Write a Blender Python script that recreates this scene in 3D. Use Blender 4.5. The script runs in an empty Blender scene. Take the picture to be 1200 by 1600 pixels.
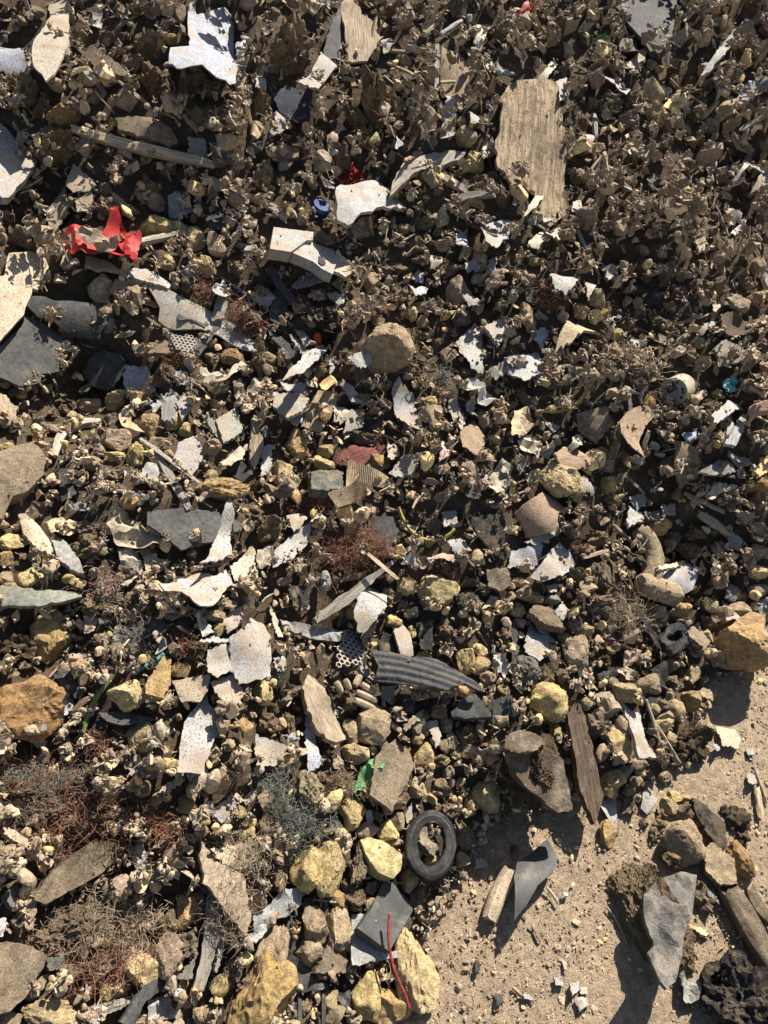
import bpy, math, random
import numpy as np
from mathutils import Matrix, Vector
from mathutils.geometry import delaunay_2d_cdt

rng = np.random.default_rng(11)
random.seed(11)
R = math.radians
scene = bpy.context.scene
col = scene.collection

# ------------------------------------------------------------------ camera
PITCH = 50.0                       # degrees below the horizon
CAM = np.array([0.0, 0.0, 1.45])   # a person holding a phone
FOC = 1156.0                       # focal length in pixels of the 1200 x 1600 photograph
cd = bpy.data.cameras.new('camera')
cd.sensor_fit = 'VERTICAL'; cd.sensor_height = 24.0; cd.lens = 24.0 * FOC / 1600.0
cd.clip_start = 0.02; cd.clip_end = 2000
cam = bpy.data.objects.new('camera', cd); col.objects.link(cam)
cam.location = CAM; cam.rotation_euler = (R(90 - PITCH), 0, 0)
scene.camera = cam
FW = np.array([0, math.cos(R(PITCH)), -math.sin(R(PITCH))])
UP = np.array([0, math.sin(R(PITCH)), math.cos(R(PITCH))])
RT = np.array([1.0, 0, 0])

# ------------------------------------------------------------------ light
SUN_EL, SUN_AZ = 41.0, 33.0        # azimuth measured from +Y (behind the heap) towards +X
SUN = np.array([math.sin(R(SUN_AZ)) * math.cos(R(SUN_EL)), math.cos(R(SUN_AZ)) * math.cos(R(SUN_EL)), math.sin(R(SUN_EL))])
w = bpy.data.worlds.new('World'); scene.world = w; w.use_nodes = True
nt = w.node_tree; nt.nodes.clear()
sky = nt.nodes.new('ShaderNodeTexSky'); sky.sky_type = 'NISHITA'; sky.sun_disc = False
sky.sun_elevation = R(SUN_EL); sky.sun_rotation = R(SUN_AZ)
bg = nt.nodes.new('ShaderNodeBackground'); bg.inputs[1].default_value = 0.052
wo = nt.nodes.new('ShaderNodeOutputWorld')
nt.links.new(sky.outputs[0], bg.inputs[0]); nt.links.new(bg.outputs[0], wo.inputs[0])
sl = bpy.data.lights.new('sun', 'SUN'); sl.energy = 5.0; sl.angle = R(0.5); sl.color = (1.0, 0.94, 0.845)
so = bpy.data.objects.new('sun', sl); col.objects.link(so)
so.rotation_euler = Vector(tuple(SUN)).to_track_quat('Z', 'Y').to_euler(); so.location = (3, 5, 6)
scene.view_settings.view_transform = 'Standard'; scene.view_settings.look = 'None'
scene.view_settings.gamma = 1.0; scene.view_settings.exposure = 1.2
scene.view_settings.use_curve_mapping = False
scene.cycles.max_bounces = 5

# ------------------------------------------------------------------ maths
def nrm(v):
    v = np.asarray(v, float); return v / (np.linalg.norm(v) + 1e-12)
def ray(px, py):
    d = FW + RT * ((px - 600) / FOC) + UP * (-(py - 800) / FOC)
    return d
def project(P):
    d = P - CAM
    z = d @ FW
    return 600 + FOC * (d @ RT) / z, 800 - FOC * (d @ UP) / z, z

class Waves:                                   # cheap smooth noise: a sum of cosines
    def __init__(s, seed, k=28, lo=1.0, hi=4.0):
        g = np.random.default_rng(seed)
        f = np.exp(g.uniform(np.log(lo), np.log(hi), k))
        d = g.normal(size=(k, 3)); d /= np.linalg.norm(d, axis=1)[:, None]
        s.k = d * f[:, None] * 2.0; s.p = g.uniform(0, 6.28, k); s.a = (1 / f) / np.sqrt((1 / f ** 2).sum())
    def __call__(s, p):
        return (np.cos(p @ s.k.T + s.p) * s.a).sum(-1)

# ------------------------------------------------------------------ the heap's height field
RES = 0.005
X0, X1, Y0, Y1 = -2.5, 2.9, -0.7, 4.5
gx = np.arange(X0, X1, RES); gy = np.arange(Y0, Y1, RES)
NX, NY = len(gx), len(gy)
GX, GY = np.meshgrid(gx, gy)
def ground_hit(px, py):
    d = ray(px, py); t = -CAM[2] / d[2]; return (CAM + d * t)[:2]
toe_px = [(1290, 1010), (1200, 1040), (1115, 1075), (1085, 1200), (1000, 1250), (900, 1262), (770, 1290), (730, 1370), (655, 1500), (615, 1600)]
toe = [ground_hit(*p) for p in toe_px]
toe = [np.array([5.0, 2.2])] + toe + [toe[-1] + np.array([-0.25, -0.45]), np.array([-3.0, -3.0])]
D = np.full(GX.shape, 1e9); SG = np.zeros(GX.shape)
for a, b in zip(toe[:-1], toe[1:]):
    ab = b - a; L2 = ab @ ab
    t = np.clip(((GX - a[0]) * ab[0] + (GY - a[1]) * ab[1]) / L2, 0, 1)
    dx = GX - (a[0] + t * ab[0]); dy = GY - (a[1] + t * ab[1])
    d = np.hypot(dx, dy); s = np.sign(ab[1] * dx - ab[0] * dy)
    m = d < D - 1e-9
    D[m] = d[m]; SG[m] = s[m]
D = D * SG                                     # > 0 on the heap
dp = np.maximum(D, 0)
Hb = 0.56 * (np.sqrt(dp ** 2 + 0.05 ** 2) - 0.05) + 0.03 * (1 - np.exp(-dp / 0.03))
Hb = 1.9 * np.tanh(Hb / 1.9)
G3 = np.stack([GX, GY, 0 * GX], -1).reshape(-1, 3)
ms = np.clip(D / 0.2, 0, 1)
for sd, sc, am in ((1, 3.5, .030), (2, 10, .019), (3, 24, .009)):
    Hb += am * ms * Waves(sd, 20, .6, 2)(G3 * sc).reshape(GX.shape)
Hb = np.where(D > 0, Hb, -0.03)
H0 = Hb.copy()

def cell(x, y):
    return (np.clip(((np.asarray(x) - X0) / RES).astype(int), 0, NX - 1), np.clip(((np.asarray(y) - Y0) / RES).astype(int), 0, NY - 1))
def surf(x, y, H=None):
    i, j = cell(x, y); return np.maximum((H0 if H is None else H)[j, i], 0.0)
_T = np.arange(0.5, 5.5, 0.004)
def hit(px, py):
    d = ray(px, py); P = CAM + d * _T[:, None]
    b = P[:, 2] < surf(P[:, 0], P[:, 1])
    k = int(np.argmax(b)) if b.any() else len(_T) - 1
    return P[k]
def n_at(p, r=0.09):
    x, y = p[0], p[1]
    def z(a, b): 
        i, j = cell(a, b); return max(Hb[j, i], 0)
    return nrm([-(z(x + r, y) - z(x - r, y)) / (2 * r), -(z(x, y + r) - z(x, y - r)) / (2 * r), 1])
for px, py, rad, dz in [(130, 565, 85, -.11), (30, 300, 60, -.07), (525, 215, 80, -.08), (230, 290, 60, -.06), (555, 890, 50, -.05), (60, 975, 60, -.06),
                        (930, 690, 60, -.05), (1140, 590, 60, -.05), (240, 1380, 60, -.05), (470, 1120, 50, -.03), (1010, 760, 60, -.03), (1150, 500, 60, -.03)]:
    p = hit(px, py); mpp = np.linalg.norm(p - CAM) / FOC; s = rad * mpp * .7
    H0 += dz * np.exp(-((GX - p[0]) ** 2 + (GY - p[1]) ** 2) / (2 * s * s))
Hb = H0.copy()

# ------------------------------------------------------------------ mesh building
def mesh_np(name, V, F, smooth=False, sharp=None, colors=None):
    """V (n,3), F (m,3) triangles"""
    V = np.asarray(V, np.float32); F = np.asarray(F, np.int32)
    me = bpy.data.meshes.new(name)
    me.vertices.add(len(V)); me.vertices.foreach_set('co', V.ravel())
    me.loops.add(F.size); me.loops.foreach_set('vertex_index', F.ravel())
    me.polygons.add(len(F)); me.polygons.foreach_set('loop_start', np.arange(0, F.size, 3, dtype=np.int32))
    me.polygons.foreach_set('use_smooth', np.full(len(F), smooth))
    if colors is not None:
        a = me.attributes.new('Col', 'FLOAT_COLOR', 'POINT')
        c = np.ones((len(V), 4), np.float32); c[:, :3] = colors; a.data.foreach_set('color', c.ravel())
    me.update(calc_edges=True); me.validate()
    if smooth and sharp: me.set_sharp_from_angle(angle=R(sharp))
    return me

THINGS = []      # every top-level thing with what its label needs
FOOT = []        # (world triangles) of placed things, for stacking the loose debris round them
def link(name, me, mat, M=None, color=None, parent=None):
    o = bpy.data.objects.new(name, me); col.objects.link(o)
    if me is not None and mat is not None and not me.materials: me.materials.append(MATS[mat])
    if M is not None: o.matrix_world = M
    if color is not None: o.color = (*color, 1)
    if parent is not None:
        o.parent = parent
        if M is None: o.matrix_basis = Matrix()
        else: o.matrix_parent_inverse = parent.matrix_world.inverted(); 
    return o
def mat4(loc, X=None, Y=None, Z=None):
    M = Matrix.Identity(4)
    if X is not None:
        for i in range(3): M[i][0], M[i][1], M[i][2] = float(X[i]), float(Y[i]), float(Z[i])
    for i in range(3): M[i][3] = float(loc[i])
    return M
def foot(M, V, F):
    A = np.array(M); FOOT.append((np.asarray(V) @ A[:3, :3].T + A[:3, 3], np.asarray(F)))
def tag(o, label, cat, group=None, kind=None):
    if label: o['label'] = label
    if cat: o['category'] = cat
    if group: o['group'] = group
    if kind: o['kind'] = kind
    return o
def reg(o, px, py, size, label=None, cat=None, group=None, colour=None, noun=None, lm=None, rank=0):
    THINGS.append(dict(o=o, px=px, py=py, size=size, label=label, colour=colour, noun=noun, lm=lm, group=group, cat=cat))
    o['category'] = cat
    if group: o['group'] = group
    return o

# ------------------------------------------------------------------ colours: code -> (albedo, word)
PAL = dict(
    wh=((.31, .305, .29), 'white'), wb=((.34, .36, .41), 'bluish white'), cr=((.40, .35, .27), 'cream'), lg=((.33, .315, .285), 'light grey'),
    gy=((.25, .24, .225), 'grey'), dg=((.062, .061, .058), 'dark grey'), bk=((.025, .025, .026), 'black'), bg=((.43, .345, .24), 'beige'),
    tn=((.56, .43, .27), 'tan'), br=((.30, .215, .14), 'brown'), db=((.12, .085, .058), 'dark brown'), yl=((.82, .63, .30), 'pale yellow'),
    oc=((.64, .43, .19), 'ochre'), og=((.50, .30, .13), 'orange'), gg=((.21, .215, .175), 'greenish grey'), nv=((.035, .038, .055), 'blue-black'),
    rd=((.36, .02, .018), 'red'), mr=((.17, .055, .045), 'maroon'), gn=((.10, .25, .10), 'green'), bl=((.006, .03, .16), 'blue'),
    ye=((.38, .31, .07), 'yellow'), tl=((.13, .30, .30), 'teal'), pu=((.10, .068, .085), 'purple'), gb=((.335, .262, .18), 'grey-brown'), wd=((.32, .28, .23), 'weathered grey'),
    pk=((.45, .30, .25), 'pinkish'), co=((.29, .145, .09), 'copper-coloured'), tb=((.37, .28, .18), 'earthy tan'), st=((.13, .12, .108), 'slate grey'), og2=((.17, .23, .09), 'dull green'), dr=((.33, .05, .05), 'dull red'), rb=((.62, .10, .025), 'orange-red'))

# ------------------------------------------------------------------ materials
MATS = {}
def make_mat(name, attr=False, dirt=(.27, .205, .14), ds=55, lo=.45, hi=.62, amt=.6, rough=.8, bs=240, bstr=.5, bdist=.002, grain=False, speck=0.0, sscale=420, var=.35, spec=.3, big=0.0, fine=.28, crack=0.0):
    m = bpy.data.materials.new(name); m.use_nodes = True; MATS[name] = m
    N = m.node_tree.nodes; Lk = m.node_tree.links.new
    b = N['Principled BSDF']
    b.inputs['Roughness'].default_value = rough; b.inputs['Specular IOR Level'].default_value = spec
    tc = N.new('ShaderNodeTexCoord'); oi = N.new('ShaderNodeObjectInfo')
    off = N.new('ShaderNodeVectorMath'); off.operation = 'SCALE'; off.inputs[0].default_value = (7.1, 3.3, 5.7); Lk(oi.outputs['Random'], off.inputs['Scale'])
    ad = N.new('ShaderNodeVectorMath'); ad.operation = 'ADD'; Lk(tc.outputs['Object'], ad.inputs[0]); Lk(off.outputs[0], ad.inputs[1])
    co = ad.outputs[0]
    if attr:
        at = N.new('ShaderNodeAttribute'); at.attribute_name = 'Col'; base = at.outputs['Color']
    else:
        base = oi.outputs['Color']
    def noise(scale, detail=5, rgh=.6, vec=co):
        n = N.new('ShaderNodeTexNoise'); n.inputs['Scale'].default_value = scale; n.inputs['Detail'].default_value = detail; n.inputs['Roughness'].default_value = rgh
        Lk(vec, n.inputs['Vector']); return n.outputs['Fac']
    def ramp(f, a, c):
        r = N.new('ShaderNodeMapRange'); r.inputs['From Min'].default_value = a; r.inputs['From Max'].default_value = c; r.interpolation_type = 'SMOOTHSTEP'
        Lk(f, r.inputs['Value']); return r
    def mix(f, A, B, blend='MIX'):
        x = N.new('ShaderNodeMix'); x.data_type = 'RGBA'; x.blend_type = blend
        if isinstance(f, (int, float)): x.inputs['Factor'].default_value = f
        else: Lk(f, x.inputs['Factor'])
        for s, v in ((6, A), (7, B)):
            if isinstance(v, tuple): x.inputs[s].default_value = (*v, 1)
            else: Lk(v, x.inputs[s])
        return x.outputs[2]
    vec = co
    if grain:
        mp = N.new('ShaderNodeMapping'); mp.inputs['Scale'].default_value = (.06, 1, 1); Lk(co, mp.inputs['Vector']); vec = mp.outputs[0]
    # value variation of the material itself
    v1 = ramp(noise(bs * .45, 6, .65, vec), .3, .7); v1.inputs['To Min'].default_value = 1 - var; v1.inputs['To Max'].default_value = 1 + var * .6
    g = N.new('ShaderNodeCombineColor'); 
    for i in range(3): Lk(v1.outputs[0], g.inputs[i])
    c = mix(1.0, base, g.outputs[0], 'MULTIPLY')
    v2 = ramp(noise(520, 3, .7), .3, .7); v2.inputs['To Min'].default_value = 1 - fine; v2.inputs['To Max'].default_value = 1 + fine * .8
    g2 = N.new('ShaderNodeCombineColor')
    for i in range(3): Lk(v2.outputs[0], g2.inputs[i])
    # caked earth in patches
    d = ramp(noise(ds, 7, .7), lo, hi); d.inputs['To Max'].default_value = amt
    c = mix(d.outputs[0], c, dirt)
    if speck:                                        # fine dark specks of dirt
        s = ramp(noise(sscale, 3, .6), .54, .62); s.inputs['To Max'].default_value = speck
        c = mix(s.outputs[0], c, (.07, .05, .035))
    if big:
        s = ramp(noise(13, 6, .68), .46, .62); s.inputs['To Max'].default_value = big
        c = mix(s.outputs[0], c, dirt)
    c = mix(1.0, c, g2.outputs[0], 'MULTIPLY')
    Lk(c, b.inputs['Base Color'])
    bp = N.new('ShaderNodeBump'); bp.inputs['Strength'].default_value = bstr; bp.inputs['Distance'].default_value = bdist
    Lk(noise(bs, 8, .72, vec), bp.inputs['Height'])
    bp2 = N.new('ShaderNodeBump'); bp2.inputs['Strength'].default_value = bstr; bp2.inputs['Distance'].default_value = bdist * .6
    if crack:
        vo = N.new('ShaderNodeTexVoronoi'); vo.feature = 'DISTANCE_TO_EDGE'; vo.inputs['Scale'].default_value = crack
        wn = N.new('ShaderNodeVectorMath'); wn.operation = 'MULTIPLY_ADD'; nn_ = N.new('ShaderNodeTexNoise'); nn_.inputs['Scale'].default_value = 30; Lk(co, nn_.inputs['Vector'])
        Lk(nn_.outputs['Color'], wn.inputs[0]); wn.inputs[1].default_value = (.03, .03, .03); Lk(co, wn.inputs[2]); Lk(wn.outputs[0], vo.inputs['Vector'])
        cr_ = ramp(vo.outputs['Distance'], 0, .035); cr_.inputs['To Min'].default_value = 1; cr_.inputs['To Max'].default_value = 0; Lk(cr_.outputs[0], bp2.inputs['Height'])
    else:
        Lk(noise(bs * 3, 4, .7, co), bp2.inputs['Height'])
    Lk(bp2.outputs[0], bp.inputs['Normal']); Lk(bp.outputs[0], b.inputs['Normal'])
    return m
make_mat('plastic', ds=26, lo=.44, hi=.70, amt=.75, rough=.62, bs=160, bstr=.35, bdist=.0015, speck=.75, sscale=330, var=.14, spec=.15, big=.65)
make_mat('stone', dirt=(.42, .315, .20), ds=38, lo=.48, hi=.62, amt=.6, rough=.9, fine=.34, bs=170, bstr=1.0, bdist=.008, var=.40, spec=.2, speck=.35, sscale=260)
make_mat('clod', ds=60, lo=.42, hi=.6, amt=.6, rough=.95, bs=130, bstr=1.0, bdist=.014, var=.45, spec=.1, dirt=(.24, .18, .115))
make_mat('wood', ds=50, lo=.5, hi=.68, amt=.5, rough=.85, bs=700, bstr=.8, bdist=.002, grain=True, var=.5, spec=.2)
make_mat('rubber', ds=36, lo=.46, hi=.66, amt=.2, rough=.75, bs=260, bstr=.5, bdist=.002, var=.35, spec=.15, dirt=(.24, .20, .15), speck=.0)
make_mat('film', ds=60, lo=.52, hi=.66, amt=.45, rough=.6, bs=110, bstr=.4, bdist=.002, var=.15, spec=.2)
make_mat('paper', ds=60, lo=.48, hi=.66, amt=.5, rough=.85, bs=150, bstr=.6, bdist=.003, speck=.5, sscale=300, var=.2, spec=.2)
make_mat('fibre', ds=80, lo=.5, hi=.65, amt=.4, rough=.8, bs=300, bstr=.2, var=.4, spec=.2)
make_mat('slate', ds=30, lo=.48, hi=.64, amt=.55, rough=.7, bs=60, bstr=.9, bdist=.006, var=.45, spec=.2, dirt=(.30, .25, .19))
make_mat('casing', ds=26, lo=.5, hi=.7, amt=.4, rough=.6, bs=60, bstr=.3, bdist=.002, var=.3, spec=.2, dirt=(.24, .21, .17))
make_mat('mottled', ds=30, lo=.48, hi=.66, amt=.8, rough=.85, bs=320, bstr=.7, bdist=.004, var=.6, spec=.1, dirt=(.12, .085, .055), speck=.6, sscale=200, grain=True)
make_mat('debris', attr=True, ds=50, lo=.48, hi=.62, amt=.5, rough=.88, bs=260, bstr=.4, bdist=.002, speck=.4, sscale=350, var=.3, spec=.2)
make_mat('soil', dirt=(.12, .088, .058), ds=30, lo=.4, hi=.6, amt=.6, rough=.95, bs=90, bstr=1.0, bdist=.012, var=.5, spec=.1)
make_mat('packed_dirt', dirt=(.48, .36, .245), ds=70, lo=.45, hi=.65, amt=.6, rough=.92, bs=150, bstr=.9, bdist=.007, var=.4, spec=.15, big=.25, fine=.35)
# ------------------------------------------------------------------ builders
TILE = dict(A=(0, 0), B=(400, 0), C=(800, 0), D=(0, 400), E=(400, 400), F=(800, 400), G=(0, 800), H=(400, 800), I=(800, 800), J=(0, 1200), K=(400, 1200), L=(800, 1200), O=None)
def pts(tile, s):
    """'x,y x,y ...' read off a threefold enlargement of a 400 px tile (tile O: photograph pixels)"""
    a = np.array([[float(v) for v in q.split(',')] for q in s.split()])
    return a if tile == 'O' else a / 3.0 + np.array(TILE[tile])
#        name, category, material, thickness mm, ragged px, crumple, noun, group
KIND = dict(
    sh=('plastic_sheet', 'plastic sheet', 'plastic', 2.5, 1.9, .08, 'plastic sheet', 'torn plastic sheets in the heap'),
    sd=('plastic_shard', 'plastic shard', 'plastic', 3.0, 1.2, .05, 'plastic shard', 'plastic shards in the heap'),
    bd=('board_piece', 'board', 'plastic', 8.0, 1.4, .03, 'board piece', 'broken board pieces in the heap'),
    sl=('stone_slab', 'slab', 'stone', 14.0, 1.6, .06, 'stone slab', 'flat slabs in the heap'),
    rb=('rubber_sheet', 'rubber', 'rubber', 5.0, 1.2, .05, 'rubber piece', 'rubber pieces in the heap'),
    wd=('wood_plank', 'wood', 'wood', 9.0, 1.6, .03, 'wood piece', 'wood pieces in the heap'),
    bk=('bark_piece', 'bark', 'wood', 6.0, 2.2, .09, 'bark piece', 'bark pieces in the heap'),
    fm=('plastic_film', 'plastic film', 'film', .8, 1.5, .16, 'scrap of film', 'scraps of film in the heap'),
    pp=('paper_scrap', 'paper', 'paper', 1.2, 1.5, .13, 'paper scrap', 'paper scraps in the heap'),
    lf=('dry_leaf', 'leaf', 'paper', 1.0, 1.6, .18, 'dry crumpled leaf', 'dry leaves in the heap'),
    cl=('cloth_scrap', 'cloth', 'fibre', 5.0, 2.0, .10, 'cloth scrap', 'cloth scraps in the heap'),
    cb=('cardboard_piece', 'cardboard', 'paper', 2.5, 1.2, .07, 'cardboard piece', 'cardboard pieces in the heap'))
SEED = [100]; TMASK = []
def nseed():
    SEED[0] += 1; return SEED[0]

def plane_frame(cx, cy, t=.3, side=0., lift=0., face=0.):
    P = hit(cx, cy); n0 = n_at(P); v = -nrm(ray(cx, cy))
    n = nrm(n0 * (1 - abs(t)) + SUN * max(t, 0) + v * max(-t, 0) + RT * side)
    if n @ v < .28: n = nrm(n + v * (.35 - n @ v))
    P = P + v * lift
    X = nrm(RT - n * (RT @ n)); Y = np.cross(n, X)
    return P, n, X, Y, v
def unproj(q, P, n):
    q = np.atleast_2d(q); d = FW + np.outer((q[:, 0] - 600) / FOC, RT) + np.outer(-(q[:, 1] - 800) / FOC, UP)
    return CAM + d * (((P - CAM) @ n) / (d @ n))[:, None]

def triangulate(uv, step):
    n = len(uv)
    lo, hi = uv.min(0), uv.max(0)
    g = np.random.default_rng(nseed())
    pts_in = []
    xs = np.arange(lo[0], hi[0], step); ys = np.arange(lo[1], hi[1], step)
    if len(xs) and len(ys):
        q = np.stack(np.meshgrid(xs, ys), -1).reshape(-1, 2) + g.uniform(-.3, .3, (len(xs) * len(ys), 2)) * step
        ins = np.zeros(len(q), bool); dmin = np.full(len(q), 1e9)
        for a, b in zip(uv, np.roll(uv, -1, 0)):
            c = ((a[1] > q[:, 1]) != (b[1] > q[:, 1])); xx = (b[0] - a[0]) * (q[:, 1] - a[1]) / (b[1] - a[1] + 1e-12) + a[0]
            ins ^= c & (q[:, 0] < xx)
            ab = b - a; tt = np.clip(((q - a) @ ab) / (ab @ ab + 1e-12), 0, 1)
            dmin = np.minimum(dmin, np.linalg.norm(q - a - tt[:, None] * ab, axis=1))
        pts_in = q[ins & (dmin > step * .35)]
    P = list(uv) + list(pts_in)
    r = delaunay_2d_cdt([Vector((float(p[0]), float(p[1]))) for p in P], [(i, (i + 1) % n) for i in range(n)], [], 1, 1e-7)
    V = np.array([[v.x, v.y] for v in r[0]]); F = np.array([list(f) for f in r[2]])
    A = V[F]; ar = (A[:, 1, 0] - A[:, 0, 0]) * (A[:, 2, 1] - A[:, 0, 1]) - (A[:, 1, 1] - A[:, 0, 1]) * (A[:, 2, 0] - A[:, 0, 0])
    F[ar < 0] = F[ar < 0][:, ::-1]
    return V, F
def extrude(V3, F, th):
    """top sheet V3,F -> closed solid, th below the top"""
    n = len(V3); B = V3.copy(); B[:, 2] -= th
    e = {}
    for f in F:
        for a, b in ((f[0], f[1]), (f[1], f[2]), (f[2], f[0])): e[(a, b)] = 1
    S = []
    for (a, b) in e:
        if (b, a) not in e: S += [(b, a, a + n), (b, a + n, b + n)]
    return np.vstack([V3, B]), np.vstack([F, F[:, ::-1] + n, np.array(S)])
def ragged(q, rag):
    per = np.linalg.norm(q - np.roll(q, -1, 0), axis=1).sum(); step = max(2.6, per / 46)
    out = []
    g = np.random.default_rng(nseed())
    c = q.mean(0)
    for a, b in zip(q, np.roll(q, -1, 0)):
        k = max(1, int(round(np.linalg.norm(b - a) / step)))
        nn = np.array([b[1] - a[1], a[0] - b[0]]); nn = nn / (np.linalg.norm(nn) + 1e-9)
        for i in range(k):
            p = a + (b - a) * i / k
            out.append(p + nn * g.normal() * rag * (.55 if i else .3))
    return np.array(out)

def plate_geo(q, t=.3, th=.003, bend=0., bang=0., crump=.04, rag=1., side=0., lift=0., zf=None, carve=True, fine=9., jit=1., ridged=False):
    c = (q.max(0) + q.min(0)) / 2 * .5 + q.mean(0) * .5
    jk = jit * min(1., 55 / np.ptp(q, axis=0).max())
    jt = np.random.default_rng(nseed()).normal(size=2)
    P, n, X, Y, v = plane_frame(c[0], c[1], t + .10 * jt[0] * jk, side + .14 * jt[1] * jk, lift)
    q2 = ragged(q, rag)
    W = Waves(nseed(), 18, 1.0, 3.5)
    for it in range(2):
        w3 = unproj(q2, P, n); uv = np.stack([(w3 - P) @ X, (w3 - P) @ Y], 1)
        if it == 0:
            sh = 0
            dz = w3[:, 2] - surf(w3[:, 0], w3[:, 1])
            need = -np.quantile(dz, .18)
            P = P + v * float(np.clip(need + th * .6, 0.0, .055))
    R0 = np.abs(uv).max() + 1e-6
    step = (np.ptp(uv, axis=0).max()) / fine
    V, F = triangulate(uv, step)
    z = W(np.column_stack([V / R0 * (1.3 if ridged else 1.6), np.zeros(len(V))]))
    if ridged: z = 1.1 - 2 * np.abs(z) + .5 * np.abs(Waves(nseed(), 14, 2, 5)(np.column_stack([V / R0 * 1.5, np.zeros(len(V))])))
    z = crump * R0 * z
    if bend:
        a = R(bang); s = (-math.sin(a) * V[:, 0] + math.cos(a) * V[:, 1]) / R0
        z = z - bend * R0 * (s ** 2 - .33)
    if zf is not None: z = z + zf(V[:, 0] / R0, V[:, 1] / R0) * R0
    V3 = np.column_stack([V, z])
    VV, FF = extrude(V3, F, th)
    ev, ew = np.linalg.eigh(np.cov(V.T)); pa = math.atan2(ew[1, 1], ew[0, 1]); ca, sa = math.cos(pa), math.sin(pa)   # local X along the length (grain)
    X2, Y2 = X * ca + Y * sa, Y * ca - X * sa
    VV = np.column_stack([VV[:, 0] * ca + VV[:, 1] * sa, VV[:, 1] * ca - VV[:, 0] * sa, VV[:, 2]])
    if carve:
        w3 = P + V[:, :1] * X + V[:, 1:] * Y + np.outer(z, n)
        T = w3[F]; 
        for a, b in ((.33, .33), (.6, .2), (.2, .6), (.2, .2), (.05, .05), (.9, .05), (.05, .9)):
            s = T[:, 0] * (1 - a - b) + T[:, 1] * a + T[:, 2] * b
            i, j = cell(s[:, 0], s[:, 1])
            for di in (-1, 0, 1):
                for dj in (-1, 0, 1):
                    jj = np.clip(j + dj, 0, NY - 1); ii = np.clip(i + di, 0, NX - 1)
                    H0[jj, ii] = np.maximum(np.minimum(H0[jj, ii], s[:, 2] - th - .003), Hb[jj, ii] - .05)
    return mat4(P, X2, Y2, n), VV, FF, c, np.ptp(q, axis=0).max()

def plate(tile, s, kind, colr, label=None, lm=None, t=.3, name=None, cat=None, mat=None, th=None, smooth=None, parent=None, group=None, noun=None, **kw):
    q = pts(tile, s)
    nm, ct, mt, th0, rg, cm, nn, gr = KIND[kind]
    if kind in ('sh', 'sd', 'lf', 'bk') and 'bend' not in kw: kw['bend'] = float(rng.uniform(-.35, .5)); kw['bang'] = float(rng.uniform(0, 180))
    kw.setdefault('rag', rg); kw.setdefault('crump', cm)
    if kind in ('fm', 'lf', 'pp'): kw.setdefault('ridged', True); kw.setdefault('fine', 13.)
    if parent is None and 'lift' in kw: kw['lift'] *= .55
    M, V, F, c, size = plate_geo(q, t=t, th=(th if th is not None else th0) / 1000, **kw)
    me = mesh_np(name or nm, V, F, smooth=True, sharp=smooth or (30 if kw['crump'] < .1 else 16 if mt == 'film' else 24))
    a, word = PAL[colr]
    a = tuple(np.clip(np.array(a) * rng.uniform(.88, 1.12), 0, .85))
    if not mat and mt == 'plastic' and colr in ('dg', 'bk', 'nv'): mat = 'rubber'
    o = link(name or nm, me, mat or mt, M, a)
    foot(M, V, F)
    if parent is not None:
        o.parent = parent; o.matrix_parent_inverse = parent.matrix_world.inverted()
        return o
    reg(o, c[0], c[1], size, label, cat or ct, group or gr, word, noun or nn, lm)
    return o

# icospheres
def icosphere(sub):
    t = (1 + 5 ** .5) / 2
    V = [nrm(v) for v in [(-1, t, 0), (1, t, 0), (-1, -t, 0), (1, -t, 0), (0, -1, t), (0, 1, t), (0, -1, -t), (0, 1, -t), (t, 0, -1), (t, 0, 1), (-t, 0, -1), (-t, 0, 1)]]
    F = [(0, 11, 5), (0, 5, 1), (0, 1, 7), (0, 7, 10), (0, 10, 11), (1, 5, 9), (5, 11, 4), (11, 10, 2), (10, 7, 6), (7, 1, 8), (3, 9, 4), (3, 4, 2), (3, 2, 6), (3, 6, 8), (3, 8, 9), (4, 9, 5), (2, 4, 11), (6, 2, 10), (8, 6, 7), (9, 8, 1)]
    for _ in range(sub):
        C = {}; N = []
        def mid(a, b):
            k = (min(a, b), max(a, b))
            if k not in C: C[k] = len(V); V.append(nrm(V[a] + V[b]))
            return C[k]
        for a, b, c in F:
            x, y, z = mid(a, b), mid(b, c), mid(c, a); N += [(a, x, z), (b, y, x), (c, z, y), (x, y, z)]
        F = N
    return np.array(V), np.array(F)
ICO = {k: icosphere(k) for k in (0, 1, 2, 3, 4, 5)}
def rock_geo(seed, sub=3, cuts=9, lump=.10, rough=.03):
    g = np.random.default_rng(seed)
    V, F = ICO[sub]; p = V.copy()
    for _ in range(cuts):
        n = nrm(g.normal(size=3)); d = g.uniform(.48, .86)
        s = p @ n; m = s > d
        p[m] -= np.outer(s[m] - d, n) * g.uniform(.85, 1.0)
    p *= (1 + lump * Waves(seed + 1, 14, .8, 2)(p))[:, None]
    if rough:
        f = Waves(seed + 2, 40, 3, 7)(p); h = Waves(seed + 3, 50, 7, 16)(p)
        p *= (1 + rough * (.9 * f - .8 * np.abs(h)) * 1.2)[:, None]
    lo, hi = p.min(0), p.max(0); p = (p - (lo + hi) / 2) / ((hi - lo) / 2)
    return p, F
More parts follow.
